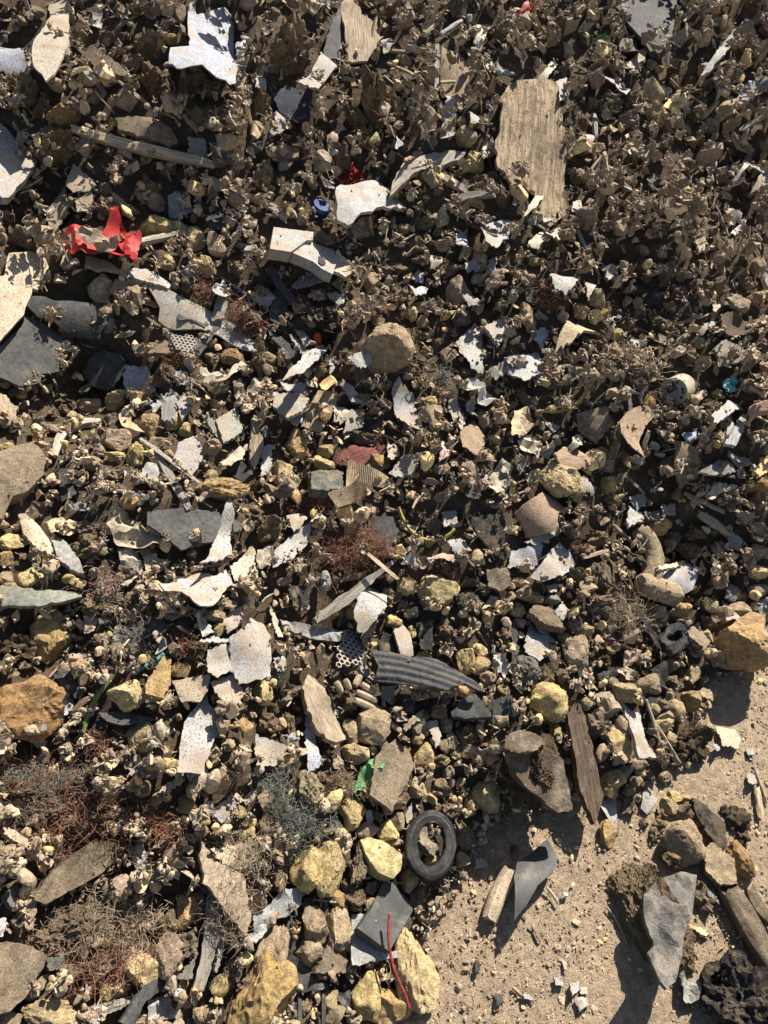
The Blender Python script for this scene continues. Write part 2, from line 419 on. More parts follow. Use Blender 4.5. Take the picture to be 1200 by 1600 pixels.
def rock_at(px, py, w_, h_, colr, ang=0., label=None, lm=None, kind=None, depth=.8, sink=.35, name=None, cat=None, mat=None, cuts=None, lump=None, rough=None, parent=None, group=None, noun=None, lift=0.):
    P = hit(px, py); v = -nrm(ray(px, py)); dist = np.linalg.norm(P - CAM); mpp = dist / FOC * nrm(ray(px, py)).dot(FW) ** -0.0
    a, b = w_ * mpp / 2, h_ * mpp / 2; c = depth * math.sqrt(a * b)
    kind = kind or ('clod' if colr in ('br', 'db', 'tb', 'gb') else 'stone')
    big = max(w_, h_)
    sub = 5 if big > 100 else 4 if big > 62 else 3 if big > 36 else 2
    if kind == 'clod': g = rock_geo(nseed(), sub, cuts if cuts is not None else 8, lump if lump is not None else .13, rough if rough is not None else .17)
    else: g = rock_geo(nseed(), sub, cuts if cuts is not None else 10, lump if lump is not None else .05, rough if rough is not None else .06)
    V, F = g
    if kind == 'clod':
        q = np.random.default_rng(nseed()); V = V * (1 + q.normal(size=(len(V), 1)) * (.075 if sub < 3 else .05 if sub < 4 else .025))
    V = V * np.array([a, b, c])
    X = nrm(RT - v * (RT @ v)); Y = np.cross(v, X)
    ca, sa = math.cos(R(ang)), math.sin(R(ang))
    X, Y = X * ca + Y * sa, Y * ca - X * sa
    C = P + v * (c * (1 - 2 * sink) + lift)
    M = mat4(C, X, Y, v)
    nm = name or ('earth_clod' if kind == 'clod' else 'stone')
    me = mesh_np(nm, V, F, smooth=True, sharp=26 if kind == 'clod' else 22)
    al, word = PAL[colr]; al = tuple(np.array(al) * rng.uniform(.85, 1.12) * np.array([1, rng.uniform(.95, 1.03), rng.uniform(.85, 1.1)]))
    o = link(nm, me, mat or kind, M, al)
    foot(M, V, F)
    if parent is not None:
        o.parent = parent; o.matrix_parent_inverse = parent.matrix_world.inverted(); return o
    reg(o, px, py, big, label, cat or ('clod' if kind == 'clod' else 'stone'), group or ('lumps of caked earth in the heap' if kind == 'clod' else 'stones lying in the heap'), word, noun or ('lump of earth' if kind == 'clod' else 'stone'), lm)
    return o
def rocks(tile, s, **kw):
    ox, oy = TILE[tile]
    for it in s.split(';'):
        f = it.strip().split(',')
        rock_at(ox + float(f[0]) / 3, oy + float(f[1]) / 3, float(f[2]) / 3, float(f[3]) / 3, f[4], float(f[5]) if len(f) > 5 else rng.uniform(-12, 12), **kw)

def sweep(P, rad, sides=8, flat=1.0, rough=.1, jag=.0, seed=0, up=None, prof=None):
    """tube along P (k,3); rad scalar or (k,)"""
    g = np.random.default_rng(seed); k = len(P); rad = np.broadcast_to(np.asarray(rad, float), (k,))
    T = np.gradient(P, axis=0); T /= np.linalg.norm(T, axis=1)[:, None] + 1e-12
    up = np.array([0, 0, 1.]) if up is None else up
    V = []
    an = np.linspace(0, 2 * np.pi, sides, endpoint=False) + (np.pi / 4 if sides == 4 else 0)
    base = 1 + rough * g.normal(size=sides)
    for i in range(k):
        n = nrm(up - T[i] * (up @ T[i])); b = np.cross(T[i], n)
        rr = rad[i] * base * (1 + rough * .6 * g.normal(size=sides))
        off = (g.uniform(-1, 1, sides) * jag * rad[i]) if i in (0, k - 1) else np.zeros(sides)
        V.append(P[i] + np.outer(np.cos(an) * rr, b) + np.outer(np.sin(an) * rr * flat, n) + np.outer(off, T[i]))
    V = np.vstack(V); F = []
    for i in range(k - 1):
        for s in range(sides):
            a, b_ = i * sides + s, i * sides + (s + 1) % sides
            F += [(a, b_, b_ + sides), (a, b_ + sides, a + sides)]
    for e, rev in ((0, True), (k - 1, False)):
        c = len(V); V = np.vstack([V, V[e * sides:(e + 1) * sides].mean(0)])
        for s in range(sides):
            a, b_ = e * sides + s, e * sides + (s + 1) % sides
            F.append((b_, a, c) if rev else (a, b_, c))
    return V, np.array(F)
def smooth_path(P, n):
    P = np.asarray(P, float); k = len(P)
    if k == 2: return P[0] + np.linspace(0, 1, n)[:, None] * (P[1] - P[0])
    s = np.concatenate([[0], np.cumsum(np.linalg.norm(np.diff(P, axis=0), axis=1))]); s /= s[-1]
    m = np.gradient(P, s, axis=0); out = []
    for u in np.linspace(0, 1, n):
        i = min(int(np.searchsorted(s, u, 'right')) - 1, k - 2); h = s[i + 1] - s[i]; x = (u - s[i]) / h
        out.append((2 * x ** 3 - 3 * x ** 2 + 1) * P[i] + (x ** 3 - 2 * x ** 2 + x) * h * m[i] + (-2 * x ** 3 + 3 * x ** 2) * P[i + 1] + (x ** 3 - x ** 2) * h * m[i + 1])
    return np.array(out)
def stick(tile, s, wpx, colr, name='wood_stick', cat='stick', mat='wood', label=None, lm=None, flat=None, sides=8, rough=.12, jag=.8, lift=0., taper=.25, group='sticks and strips in the heap', noun='stick', n=None, k=.6, wrap=True, parent=None, tpow=3):
    q = pts(tile, s); c = q.mean(0)
    P0 = hit(*c); mpp = np.linalg.norm(P0 - CAM) / FOC; r = wpx / 3 * mpp / 2
    if wrap and len(q) > 2:
        P = np.array([hit(*a) + n_at(hit(*a)) * (r * k + lift) for a in q])
        if len(P) > 3: P[1:-1] = .5 * P[1:-1] + .25 * (P[:-2] + P[2:])
    else:                                   # rigid: straight between its ends
        d0, d1 = ray(*q[0]), ray(*q[-1])
        P = np.array([hit(*q[0]), hit(*q[-1])]) + n_at(P0) * (r * k + lift)
    L = np.linalg.norm(np.diff(P, axis=0), axis=1).sum(); n = n or int(np.clip(L / (r * 2.2), 7, 26))
    P = smooth_path(P, n)
    if not (wrap and len(q) > 2):
        need = np.quantile(surf(P[:, 0], P[:, 1]) - P[:, 2], .7); P[:, 2] += np.clip(need, 0, .05)
    X = nrm(P[-1] - P[0]); Z = nrm(n_at(P0) - X * (n_at(P0) @ X)); Y = np.cross(Z, X); O = P.mean(0)
    A = np.stack([X, Y, Z], 1)
    PL = (P - O) @ A
    u = np.linspace(-1, 1, n); rad = r * (1 - taper * np.abs(u) ** tpow) 
    V, F = sweep(PL, rad, 4 if flat else sides, flat or 1.0, rough, jag, nseed())
    if flat: pass
    M = mat4(O, X, Y, Z)
    me = mesh_np(name, V, F, smooth=True, sharp=40)
    al, word = PAL[colr]; al = tuple(np.array(al) * rng.uniform(.85, 1.15))
    o = link(name, me, mat, M, al); foot(M, V, F)
    if parent is not None:
        o.parent = parent; o.matrix_parent_inverse = parent.matrix_world.inverted(); return o
    sz = np.ptp(q, axis=0).max()
    reg(o, c[0], c[1], sz, label, cat, group, word, noun, lm)
    return o
def cable(tile, s, wpx, colr, label=None, name='cable', cat='cable', mat='rubber', lm=None, **kw):
    return stick(tile, s, wpx, colr, name=name, cat=cat, mat=mat, label=label, lm=lm, rough=.02, jag=0, taper=0, n=kw.pop('n', 30), noun='cable', group='loose wires and cables', **kw)

def strands(P0, D0, C0, L, th, m, g, wob=.22, pull=None):
    """many thin three-sided strands at once: start points, directions, curl axes, lengths, radii"""
    n = len(P0); P = P0.copy(); d = D0 / (np.linalg.norm(D0, axis=1)[:, None] + 1e-9); path = [P]
    for j in range(m - 1):
        d = d + np.cross(C0, d) * .45 + g.normal(size=(n, 3)) * wob
        if pull is not None: d = d + pull
        d /= np.linalg.norm(d, axis=1)[:, None] + 1e-9
        P = P + d * (L / m)[:, None]; path.append(P)
    path = np.stack(path, 1)                                  # n, m, 3
    T = np.gradient(path, axis=1); T /= np.linalg.norm(T, axis=2)[..., None] + 1e-9
    u = g.normal(size=(n, 1, 3)); a = u - T * (u * T).sum(-1)[..., None]; a /= np.linalg.norm(a, axis=2)[..., None] + 1e-9
    b_ = np.cross(T, a); V = []
    tp = np.linspace(1, .6, m)[None, :, None]
    for k in range(3):
        t = 2.0944 * k; V.append(path + (a * math.cos(t) + b_ * math.sin(t)) * th[:, None, None] * tp)
    V = np.stack(V, 2).reshape(-1, 3)                         # index = (i*m + j)*3 + k
    F = []
    for j in range(m - 1):
        for k in range(3):
            A, B = j * 3 + k, j * 3 + (k + 1) % 3; F += [(A, B, B + 3), (A, B + 3, A + 3)]
    F += [(0, 2, 1), ((m - 1) * 3, (m - 1) * 3 + 1, (m - 1) * 3 + 2)]
    F = (np.array(F)[None] + (np.arange(n) * m * 3)[:, None, None]).reshape(-1, 3)
    return V, F
def tangle(tile, cx, cy, rx, ry, colr, n, label, name='wire_tangle', cat='wire', mat='fibre', th=.00036, h=.16, curl=.55, ln=(.5, 1.1), lm=None, group='tangles of wire and fibre'):
    ox, oy = (0, 0) if tile == 'O' else TILE[tile]; f = 1 if tile == 'O' else 3
    px, py, rx, ry = ox + cx / f, oy + cy / f, rx / f, ry / f
    P = hit(px, py); v = -nrm(ray(px, py)); mpp = np.linalg.norm(P - CAM) / FOC
    X = nrm(RT - v * (RT @ v)); Y = np.cross(v, X); a, b = rx * mpp, ry * mpp; hh = h * math.sqrt(a * b) * 2
    g = np.random.default_rng(nseed()); n = int(n * 2.3); ln = (ln[0] * 1.2, ln[1] * 1.7)
    # uneven: strands gather in a few knots
    kn = g.uniform(-.7, .7, (5, 2)); w_ = g.integers(0, 5, n); q = kn[w_] + g.normal(size=(n, 2)) * .34
    r2 = np.clip((q ** 2).sum(1), 0, 1.6)
    P0 = np.column_stack([q[:, 0] * a, q[:, 1] * b, hh * (1.1 - r2 * .6) * g.uniform(.05, 1, n)])
    V, F = strands(P0, g.normal(size=(n, 3)) * np.array([1, 1, .5]), g.normal(size=(n, 3)) * curl * 1.3, g.uniform(ln[0], ln[1], n) * math.sqrt(a * b), th * g.uniform(.6, 1.5, n), 6, g)
    M = mat4(P + v * .004, X, Y, v)
    al, word = PAL[colr]
    o = link(name, mesh_np(name, V, F, smooth=True), mat, M, al)
    TMASK.append((px, py, rx, ry))
    reg(o, px, py, max(rx, ry) * 2, label, cat, group, word, 'tangle of wire', lm)
    return o
def empty(name, loc, X=None, Y=None, Z=None):
    o = bpy.data.objects.new(name, None); o.empty_display_size = .02; col.objects.link(o)
    o.matrix_world = mat4(loc, X, Y, Z); return o

def decal(host, q, name, colr, mat, parent, th=.0012, up=.0015):
    """a thin piece lying flush on the face of a plate, at its true place on that plane"""
    A = np.array(host.matrix_world); P, n = A[:3, 3] + A[:3, 2] * up, A[:3, 2]
    w3 = unproj(q, P, n); c = w3.mean(0); loc = (w3 - c) @ A[:3, :3]
    V, F = triangulate(loc[:, :2], 1.0); VV, FF = extrude(np.column_stack([V, np.zeros(len(V))]), F, th)
    o = link(name, mesh_np(name, VV, FF), mat, mat4(c, A[:3, 0], A[:3, 1], A[:3, 2]), PAL[colr][0])
    o.parent = parent; o.matrix_parent_inverse = parent.matrix_world.inverted(); return o
# ================================================================== the things one can make out in the photograph
# ---- tile A: upper left
plate('A', '225,40 330,15 340,160 340,290 300,370 225,435 170,390 180,300 235,240 255,170', 'sh', 'cr', 'dirty white curved plastic strip like a hook, in the top left corner', 'hooked white plastic strip', t=.35, bend=.25, bang=80, th=4)
plate('A', '795,235 885,225 890,180 870,60 890,50 915,90 960,95 1050,80 1085,130 1110,240 1100,290 1095,420 1000,390 940,330 850,320 790,290', 'sh', 'wb', 'large bluish white torn plastic sheet standing out near the top edge, left of centre', 'torn bluish white sheet', t=.45, crump=.09, lift=.01)
plate('A', '0,580 80,650 175,740 170,770 40,930 10,930 -60,850 -60,600', 'bd', 'wh', 'thick white board corner jutting in at the left edge near the top', 'thick white board', t=.4, th=16, lift=.015)
plate('A', '0,210 90,190 120,290 140,390 40,350 -30,310', 'sh', 'wb', 'bluish white sheet in shade at the left edge, beside the hooked white strip', t=.0)
stick('A', '350,630 470,660 580,705 720,730 900,770 1010,800', 44, 'bg', label='long pale grey root running slantwise above the red plastic film', lm='long pale root', lift=.012, taper=.4)
stick('A', '1060,905 1130,915 1200,940 1300,990', 34, 'bg', label='short pale twig at the right end of the long pale root')
plate('A', '540,560 640,550 740,560 800,600 835,670 800,690 700,650 560,610', 'sl', 'gb', 'rounded grey-brown slab lying above the long pale root', t=.15, bend=.2)
plate('A', '375,230 430,210 600,330 580,350 470,340', 'bk', 'db', 'dark bark slab pointing down right below the hooked white strip', t=.1, th=14)
plate('A', '495,545 555,560 550,590 520,595', 'lf', 'ye', 'small yellow leaf on the grey-brown slab above the pale root', t=.4, lift=.02)
plate('A', '345,770 455,870 420,895 340,900 305,860', 'sd', 'gb', 'grey-brown shard above the red plastic film, right of its pointed twin', t=.25)
plate('A', '300,855 335,980 245,1115 228,1010', 'sd', 'gb', 'pointed grey-brown shard standing left above the red plastic film', t=.15, lift=.01)
plate('A', '880,640 960,650 980,760 900,760', 'sd', 'gy', t=.2)
plate('A', '945,815 1010,830 1130,880 1100,895 1010,890', 'sh', 'cr', t=.4)
plate('A', '420,300 500,430 470,465 425,360', 'sd', 'gy', t=.1)
plate('A', '430,60 480,55 475,135 435,130', 'sd', 'lg', t=.1)
plate('A', '980,660 1090,690 1100,750 1000,770', 'sl', 'gy', t=.1)
plate('A', '1105,215 1150,180 1145,280 1110,290', 'sh', 'wb', t=.3)
plate('A', '960,1010 1080,1000 1060,1080 990,1070', 'bk', 'dg', t=.1)
plate('A', '520,900 640,980 620,1000 530,960', 'bk', 'gb', t=.3)
plate('A', '350,905 435,900 430,980 365,1000', 'sd', 'gb', t=.2)
plate('A', '790,930 880,880 900,1000 840,1040 790,1000', 'fm', 'gy', t=.2)
rocks('A', '250,680,185,140,br;695,235,115,150,tb;740,400,170,160,br;525,195,100,75,br;590,470,95,80,tn;105,430,115,135,tb;30,400,90,110,br;300,550,130,110,og;630,300,80,60,br;940,380,90,110,tb;1000,430,80,80,br;120,1130,150,125,tb;740,1080,140,125,yl;845,1075,80,80,yl;915,1130,95,120,yl;690,890,110,120,tb;490,890,60,60,gb;490,980,110,100,tb;620,1140,110,60,tn;200,520,80,120,br;190,740,110,90,br;1080,560,120,110,tb;940,545,130,100,br;1020,1140,120,60,gb;730,950,80,80,tn;880,410,80,140,gb')
stick('A', '550,135 645,75', 14, 'bg'); stick('A', '340,460 390,505', 14, 'wh'); stick('A', '640,1165 770,1140 870,1115', 36, 'cr', lift=.01, label='pale flat stick running right from the red plastic film')
stick('A', '770,315 850,290', 20, 'lg'); stick('A', '850,850 960,910', 10, 'gb'); stick('A', '555,385 700,500', 16, 'gb'); stick('A', '860,540 930,620', 22, 'gb')
# ---- tile B: upper middle
plate('B', '400,10 440,-20 490,90 560,140 580,190 520,300 430,290 400,100', 'bk', 'gb', 'ragged brown bark plate standing behind the dark grey triangle near the top edge', t=.05, lift=.0)
plate('B', '345,130 400,20 440,70 470,180 410,280 310,270', 'bd', 'dg', 'dark grey triangular slab upright beside ragged bark near the top edge', 'dark grey triangle slab', t=.1, th=6, lift=.02)
plate('B', '180,385 250,360 295,260 320,240 330,280 390,290 390,320 340,370 275,445 220,410', 'sh', 'wh', 'jagged white plastic piece below the dark grey triangular slab', 'jagged white piece', t=.5, lift=.015)
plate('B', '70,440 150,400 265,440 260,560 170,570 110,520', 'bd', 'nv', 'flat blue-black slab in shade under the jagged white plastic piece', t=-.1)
plate('B', '870,220 960,225 1020,280 1000,420 960,520 900,400 865,300', 'bk', 'br', 'broad brown bark plate hanging below the twigs, top centre', t=.05)
plate('B', '885,480 930,500 940,620 905,690 860,640 875,580', 'lf', 'lg', 'pale pointed leaf below the brown bark plate, top centre', t=.3)
plate('B', '630,920 640,850 690,770 800,720 900,705 980,720 970,745 850,780 740,810 660,890', 'wd', 'wd', 'curved plank of weathered grey bark left of the big mottled tan plate', 'curved bark plank', t=.25, th=16, lift=.015)
plate('B', '370,890 500,890 560,870 610,890 630,930 710,960 700,980 560,980 450,1010 400,980', 'sh', 'wh', 'bright white torn strip lying above the white socket cover, right of blue cap', 'bright white torn strip', t=.55, th=7, lift=.015)
plate('B', '1040,1010 1090,1050 1190,1030 1190,1100 1130,1140 1080,1120', 'sh', 'wh', 'white crumpled sheet below the two crossed sticks, left of the tan plate', t=.5, crump=.1)
plate('B', '1000,520 1075,580 1000,585', 'sd', 'wh', t=.5)
plate('B', '1010,165 1060,95 1105,105 1060,215 1020,200', 'sh', 'cr', 'cream curled shell of plastic left above the mottled tan plate', t=.4, bend=.4)
plate('B', '220,0 330,-10 340,60 240,50', 'fm', 'wh', t=.5)
plate('B', '60,640 100,515 140,560 130,620', 'sd', 'gy', t=.1); plate('B', '40,690 130,680 205,700 200,740 100,750', 'sl', 'gb', t=.1)
plate('B', '580,200 630,160 650,220 600,250', 'sh', 'lg', t=.4); plate('B', '640,640 700,630 705,680 660,700', 'pp', 'wh', t=.5)
plate('B', '330,640 385,600 380,690 340,730', 'sd', 'gb', t=.2); plate('B', '0,330 40,360 50,410 0,400', 'sh', 'wh', t=.5)
plate('B', '990,230 1050,250 1000,260', 'sd', 'tn', t=.4); plate('B', '1060,260 1110,290 1100,340 1060,300', 'sh', 'cr', t=.4)
plate('B', '1060,690 1110,650 1120,720 1060,750', 'sh', 'lg', t=.35); plate('B', '780,720 690,760 700,740 760,700', 'bk', 'br', t=.3)
plate('B', '440,1060 520,1010 570,1000 540,1080 470,1120', 'sd', 'gb', t=.0); plate('B', '940,1090 990,1080 1000,1150 950,1170', 'sh', 'wb', t=.4)
plate('B', '560,840 580,830 575,850 545,870', 'fm', 'pk', t=.4, lift=.02)
tangle('B', 455, 850, 60, 35, 'rd', 26, 'shredded red plastic ribbon above the bright white torn strip', name='plastic_ribbon', cat='ribbon', mat='film', th=.002, ln=(.6, 1.2))
for s_, w_, c_ in (('600,262 700,270', 18, 'bg'), ('860,190 960,125', 20, 'lg'), ('610,320 745,380', 13, 'gb'), ('770,190 850,130', 14, 'bg'), ('690,400 760,490', 14, 'gb'), ('860,410 930,405', 12, 'bg'), ('540,200 560,110', 16, 'br')):
    stick('B', s_, w_, c_, lift=.012)
stick('B', '700,265 780,290 860,315', 30, 'cr', label='cream tapering stick among the twigs at the top centre', lift=.02)
stick('B', '845,250 840,465', 28, 'lg', label='upright light grey lath below the crossing twigs, top centre', lift=.02, flat=.4)
stick('B', '865,1005 980,950 1115,935', 38, 'wd', label='grey stick pointing right at the foot of the big mottled tan plate', lift=.012)
stick('B', '840,820 990,910', 42, 'wd', label='grey-brown stick crossing below the curved bark plank', flat=.6)
stick('B', '0,945 80,980 145,1040', 44, 'cr', label='cream flat splint ending just above the white socket cover', flat=.4)
stick('B', '700,855 760,910', 10, 'gb'); stick('B', '0,270 40,300', 16, 'gb')
rocks('B', '150,250,200,270,tb;575,470,150,240,tb;1025,775,80,110,yl;1040,875,110,110,br;1155,930,75,80,br;985,640,95,85,tn;790,830,85,75,br;145,985,75,75,oc;35,830,90,130,gb;330,1120,115,70,gb;180,890,60,55,yl;470,560,90,150,br;400,740,80,130,br;520,640,80,110,tb;660,520,70,120,tb;690,690,60,60,br;790,1040,80,70,gb;880,1150,80,60,tn;850,870,50,50,gb;210,1030,55,50,tn;330,1050,60,60,gb;690,1080,60,60,tn;760,1150,90,80,tb;980,1180,60,60,tn;520,20,80,70,br;640,50,70,80,br;760,50,70,60,tb;940,40,80,110,br;900,280,70,60,tn;10,610,60,70,tn;30,500,80,120,tb;860,1090,60,60,gb;1060,580,60,60,tb;960,580,50,50,tn;1120,830,70,50,gb;700,290,50,60,tn;600,370,70,70,tb;560,370,90,70,br')
# white socket cover: two halves and the screw hole
f1 = lambda s: ' '.join('%.2f,%.2f' % (400 + float(a.split(',')[0]) / 6.667, 330 + float(a.split(',')[1]) / 6.667) for a in s.split())
qc = pts('O', f1('470,420')) [0]
P_, n_, X_, Y_, v_ = plane_frame(qc[0], qc[1], .5)
box = empty('socket_cover', P_ - n_ * .02)
plate('O', f1('185,165 600,215 590,300 530,300 360,425 145,390'), 'bd', 'wh', name='cover_half', parent=box, jit=0, t=.5, th=24, rag=.25, crump=.005, lift=.02)
cvh = plate('O', f1('385,435 545,305 820,410 830,560 800,655 690,600 600,530'), 'bd', 'wh', name='cover_half', parent=box, jit=0, t=.5, th=22, rag=.25, crump=.005, lift=.018)
decal(cvh, pts('O', f1('655,465 715,478 727,545 692,562 652,532')), 'screw_hole', 'bk', 'rubber', box, up=.003)
plate('O', f1('830,430 960,520 1030,640 820,665 810,560'), 'pp', 'cr', name='broken_edge', parent=box, jit=0, t=.5, th=6, rag=.8, crump=.08, lift=.012)
reg(box, qc[0], qc[1], 130, 'cracked white socket cover with a dark screw hole, left of centre', 'socket cover', None, 'white', 'cover', 'white socket cover')
# blue cap
P_, n_, X_, Y_, v_ = plane_frame(400 + 302 / 3, 975 / 3, .2, lift=.002)
mp = np.linalg.norm(P_ - CAM) / FOC; rr = 13 * mp
cap = empty('bottle_cap', P_, X_, Y_, n_)
an = np.linspace(0, 2 * np.pi, 48, endpoint=False); rib = 1 + .05 * (np.arange(48) % 2)
ring = lambda r, z: np.column_stack([np.cos(an) * r, np.sin(an) * r, np.full(48, z)])
V = np.vstack([ring(rr * rib, -.012), ring(rr * rib, .006), ring(rr * .92, .009), [[0, 0, .009]]]); F = []
for k in range(2):
    for i in range(48):
        j = (i + 1) % 48; F += [(k * 48 + i, k * 48 + j, k * 48 + 48 + j), (k * 48 + i, k * 48 + 48 + j, k * 48 + 48 + i)]
F += [(96 + i, 96 + (i + 1) % 48, 144) for i in range(48)]
link('cap_shell', mesh_np('cap_shell', V, np.array(F), True, 30), 'film', None, PAL['bl'][0], cap); foot(cap.matrix_world, V, np.array(F))
reg(cap, 500, 325, 26, 'blue plastic bottle cap left of the bright white torn strip', 'cap', None, 'blue', 'cap', None)
# ---- tile C: upper right
plate('C', '490,40 540,-30 780,-30 760,100 735,240 700,260 660,260 600,180', 'bd', 'dg', 'smooth dark grey slab hanging in from the top edge, right of centre', 'dark grey top slab', t=-.05, th=8, rag=.5, lift=.01)
plate('O', '783,150 796,132 812,122 845,124 870,128 878,150 872,172 880,190 880,215 876,224 885,232 884,300 886,335 862,352 848,342 840,330 838,296 820,288 800,286 778,262 776,215 784,190', 'bd', 'tb', 'big mottled tan plate with ragged edges standing upright, upper right', 'mottled tan plate', t=.0, th=8, lift=.04, rag=3.2, mat='mottled')
plate('C', '545,275 650,200 600,330 565,325', 'sd', 'gb', 'sharp three-cornered grey shard under the dark grey top slab', t=.15)
plate('C', '205,265 210,310 160,375 120,370', 'sd', 'cr', 'narrow cream shard pointing up at the tip of the mottled tan plate', t=.3)
plate('C', '890,340 940,270 1020,160 1110,85 1120,110 1050,170 1000,250 930,330', 'wd', 'lg', 'long light grey lath slanting near the top right corner', 'light grey lath', t=.2, lift=.012)
stick('C', '870,375 1020,300', 10, 'bg', label='thin straight twig sticking up left of the light grey lath', lift=.02)
plate('C', '705,500 770,430 825,400 825,440 740,520', 'cb', 'oc', 'ochre folded chip below the thin straight twig, upper right', t=.4, lift=.01)
plate('C', '950,340 995,350 990,440 960,465', 'fm', 'lg', 'shiny crumpled foil strip right of the ochre folded chip', t=.3, crump=.3)
plate('C', '1050,410 1100,400 1140,430 1120,480 1070,480', 'fm', 'wb', t=.35, crump=.25)
plate('C', '395,170 430,175 440,215 400,220', 'fm', 'gn', 'small green film scrap left of the dark grey top slab', t=.2, crump=.25)
plate('C', '20,80 60,40 90,70 80,100 30,110', 'fm', 'rd', 'small faded red film scrap at the top edge, right of centre', t=.2, crump=.25)
plate('C', '280,990 290,940 320,935 330,960 310,1000', 'sd', 'cr', t=.4); plate('C', '60,990 140,890 160,910 110,975', 'sd', 'cr', t=.4)
plate('C', '1040,850 1060,800 1100,720 1150,720 1190,800 1190,870 1130,890 1150,830 1110,790', 'sh', 'cr', 'curved cream rim of broken plastic near the right edge, upper right', t=.3, bend=.4, th=4)
plate('C', '920,720 960,710 970,790 940,795', 'sh', 'wb', t=.4); plate('C', '1060,500 1110,490 1105,530 1060,535', 'fm', 'pu', 'purple film scrap near the right edge, upper right', t=.2)
plate('C', '510,720 560,690 640,700 660,730 600,715', 'bk', 'cr', t=.5); plate('C', '980,1000 1010,960 1070,990 1060,1050 1000,1080', 'pp', 'cr', t=.4, crump=.25)
plate('C', '1020,1100 1100,1020 1080,1080 1040,1110', 'sh', 'wb', t=.3); plate('C', '630,840 680,800 700,850 660,890', 'sd', 'dg', t=.1)
plate('C', '130,960 190,970 220,1030 150,1040', 'bd', 'lg', t=.15); plate('C', '70,1150 140,1080 150,1130 120,1170', 'sh', 'cr', t=.4)
plate('C', '430,340 560,420 540,440 440,380', 'sh', 'wh', t=.5); plate('C', '690,395 750,430 720,470 695,440', 'fm', 'gg', t=.2)
plate('C', '160,1080 220,1070 215,1130 180,1110', 'sh', 'cr', t=.4); plate('C', '200,390 250,380 245,470 215,490', 'sd', 'gy', t=.1); plate('C', '500,170 580,180 600,240 510,240', 'sd', 'dg', t=.1)
plate('C', '860,1080 915,1075 910,1180 870,1190', 'bk', 'gb', t=.1); plate('C', '330,630 375,630 380,700 340,690', 'sh', 'pk', t=.3)
rocks('C', '680,540,95,110,oc;660,430,95,105,tn;575,470,80,70,br;540,560,90,70,tb;460,500,110,110,tb;330,570,60,70,br;810,925,95,90,oc;380,490,60,60,tb;310,830,70,70,tn;530,1060,80,70,tn;450,1060,60,50,tn;1090,180,100,110,tn;970,830,100,70,pk;910,940,70,60,tb;400,260,70,70,tb;290,1040,80,60,tb;640,600,50,60,br;370,870,50,40,oc;1100,80,60,110,br;860,530,60,70,tb;690,1080,80,60,tb;300,60,80,80,br;230,130,80,80,tb;160,30,60,70,br;350,170,60,70,tb;240,330,50,60,gb;310,420,70,90,br;820,400,60,60,br;930,590,70,60,tn;560,740,60,50,br;820,780,60,60,tb;600,980,60,60,tb;1020,560,60,60,tb')
stick('C', '385,200 440,280 500,390', 14, 'gb'); stick('C', '350,830 415,735', 16, 'bg'); stick('C', '380,540 390,650', 22, 'lg'); stick('C', '890,560 960,480', 18, 'bg'); stick('C', '305,1080 350,1190', 16, 'wh'); stick('C', '1040,860 1120,720', 30, 'wd', flat=.4)
stick('C', '460,590 560,530', 9, 'bg'); stick('C', '640,180 700,130', 10, 'gb'); stick('C', '760,170 860,110', 12, 'gb')
tangle('C', 290, 650, 40, 70, 'gg', 40, 'dark green stringy fibres beside the lower right edge of the mottled tan plate', name='fibre_tuft', cat='fibre')
# ---- tile D: left middle
plate('D', '0,420 100,330 115,280 200,310 300,380 280,460 275,540 200,550 190,590 110,615 0,570 -60,520', 'bd', 'dg', 'broad dark grey plastic plate with a folded edge at the left edge', 'broad dark grey plate', t=.15, th=7, mat='rubber')
plate('D', '110,230 150,200 210,200 250,225 400,230 560,260 540,290 490,330 450,390 370,392 300,372 240,310 170,300', 'bd', 'dg', 'dark grey broken tube moulding lying across the broad dark grey plate', 'dark grey tube moulding', t=.15, th=6, bend=.75, bang=8, crump=.03, mat='rubber', lift=.03)
plate('D', '40,-10 150,-15 210,20 225,60 180,160 150,155 130,220 110,280 0,400 -60,400 -60,150 20,90', 'bd', 'bg', 'light grey fibreboard slab with ragged edge leaning at the left edge', 'light grey fibreboard', t=.3, th=10, lift=.03, rag=1.8)
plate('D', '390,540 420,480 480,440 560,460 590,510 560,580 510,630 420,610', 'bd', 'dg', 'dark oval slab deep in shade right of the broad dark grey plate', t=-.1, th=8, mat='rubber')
plate('D', '600,520 690,515 700,560 740,640 700,650 590,650 585,610', 'sh', 'wb', 'white sheet in shade right of the dark oval slab', t=.05)
plate('D', '665,115 750,150 870,200 960,240 1020,280 1100,310 1190,400 1200,460 1130,440 1030,370 940,340 800,320 745,290 750,240 690,150', 'sh', 'lg', 'long light grey wedge of plastic with a dark slot, below the red film', 'long light grey wedge', t=.2, th=4, rag=.4, lift=.012)
plate('D', '825,280 850,262 910,268 980,320 960,335 890,300 840,305', 'sh', 'dg', 'dark hollow slot piece lying on the long light grey wedge', t=.2, th=1.5, lift=.018, rag=.4)
plate('D', '400,-5 500,20 560,60 640,90 660,130 600,110 560,70 450,60 405,40', 'bd', 'bg', 'narrow grey-beige strip just under the red plastic film', t=.35, lift=.012)
plate('D', '600,55 700,65 800,130 790,155 700,120 640,100', 'bd', 'lg', t=.35, lift=.012)
plate('D', '515,170 540,110 640,120 745,245 640,215', 'sd', 'br', 'dark brown shaded shell tucked left of the long light grey wedge', t=-.05)
plate('D', '990,300 1020,180 1070,210 1050,290', 'bd', 'gy', 'small rough grey rectangle standing on the long light grey wedge', t=.15, lift=.025)
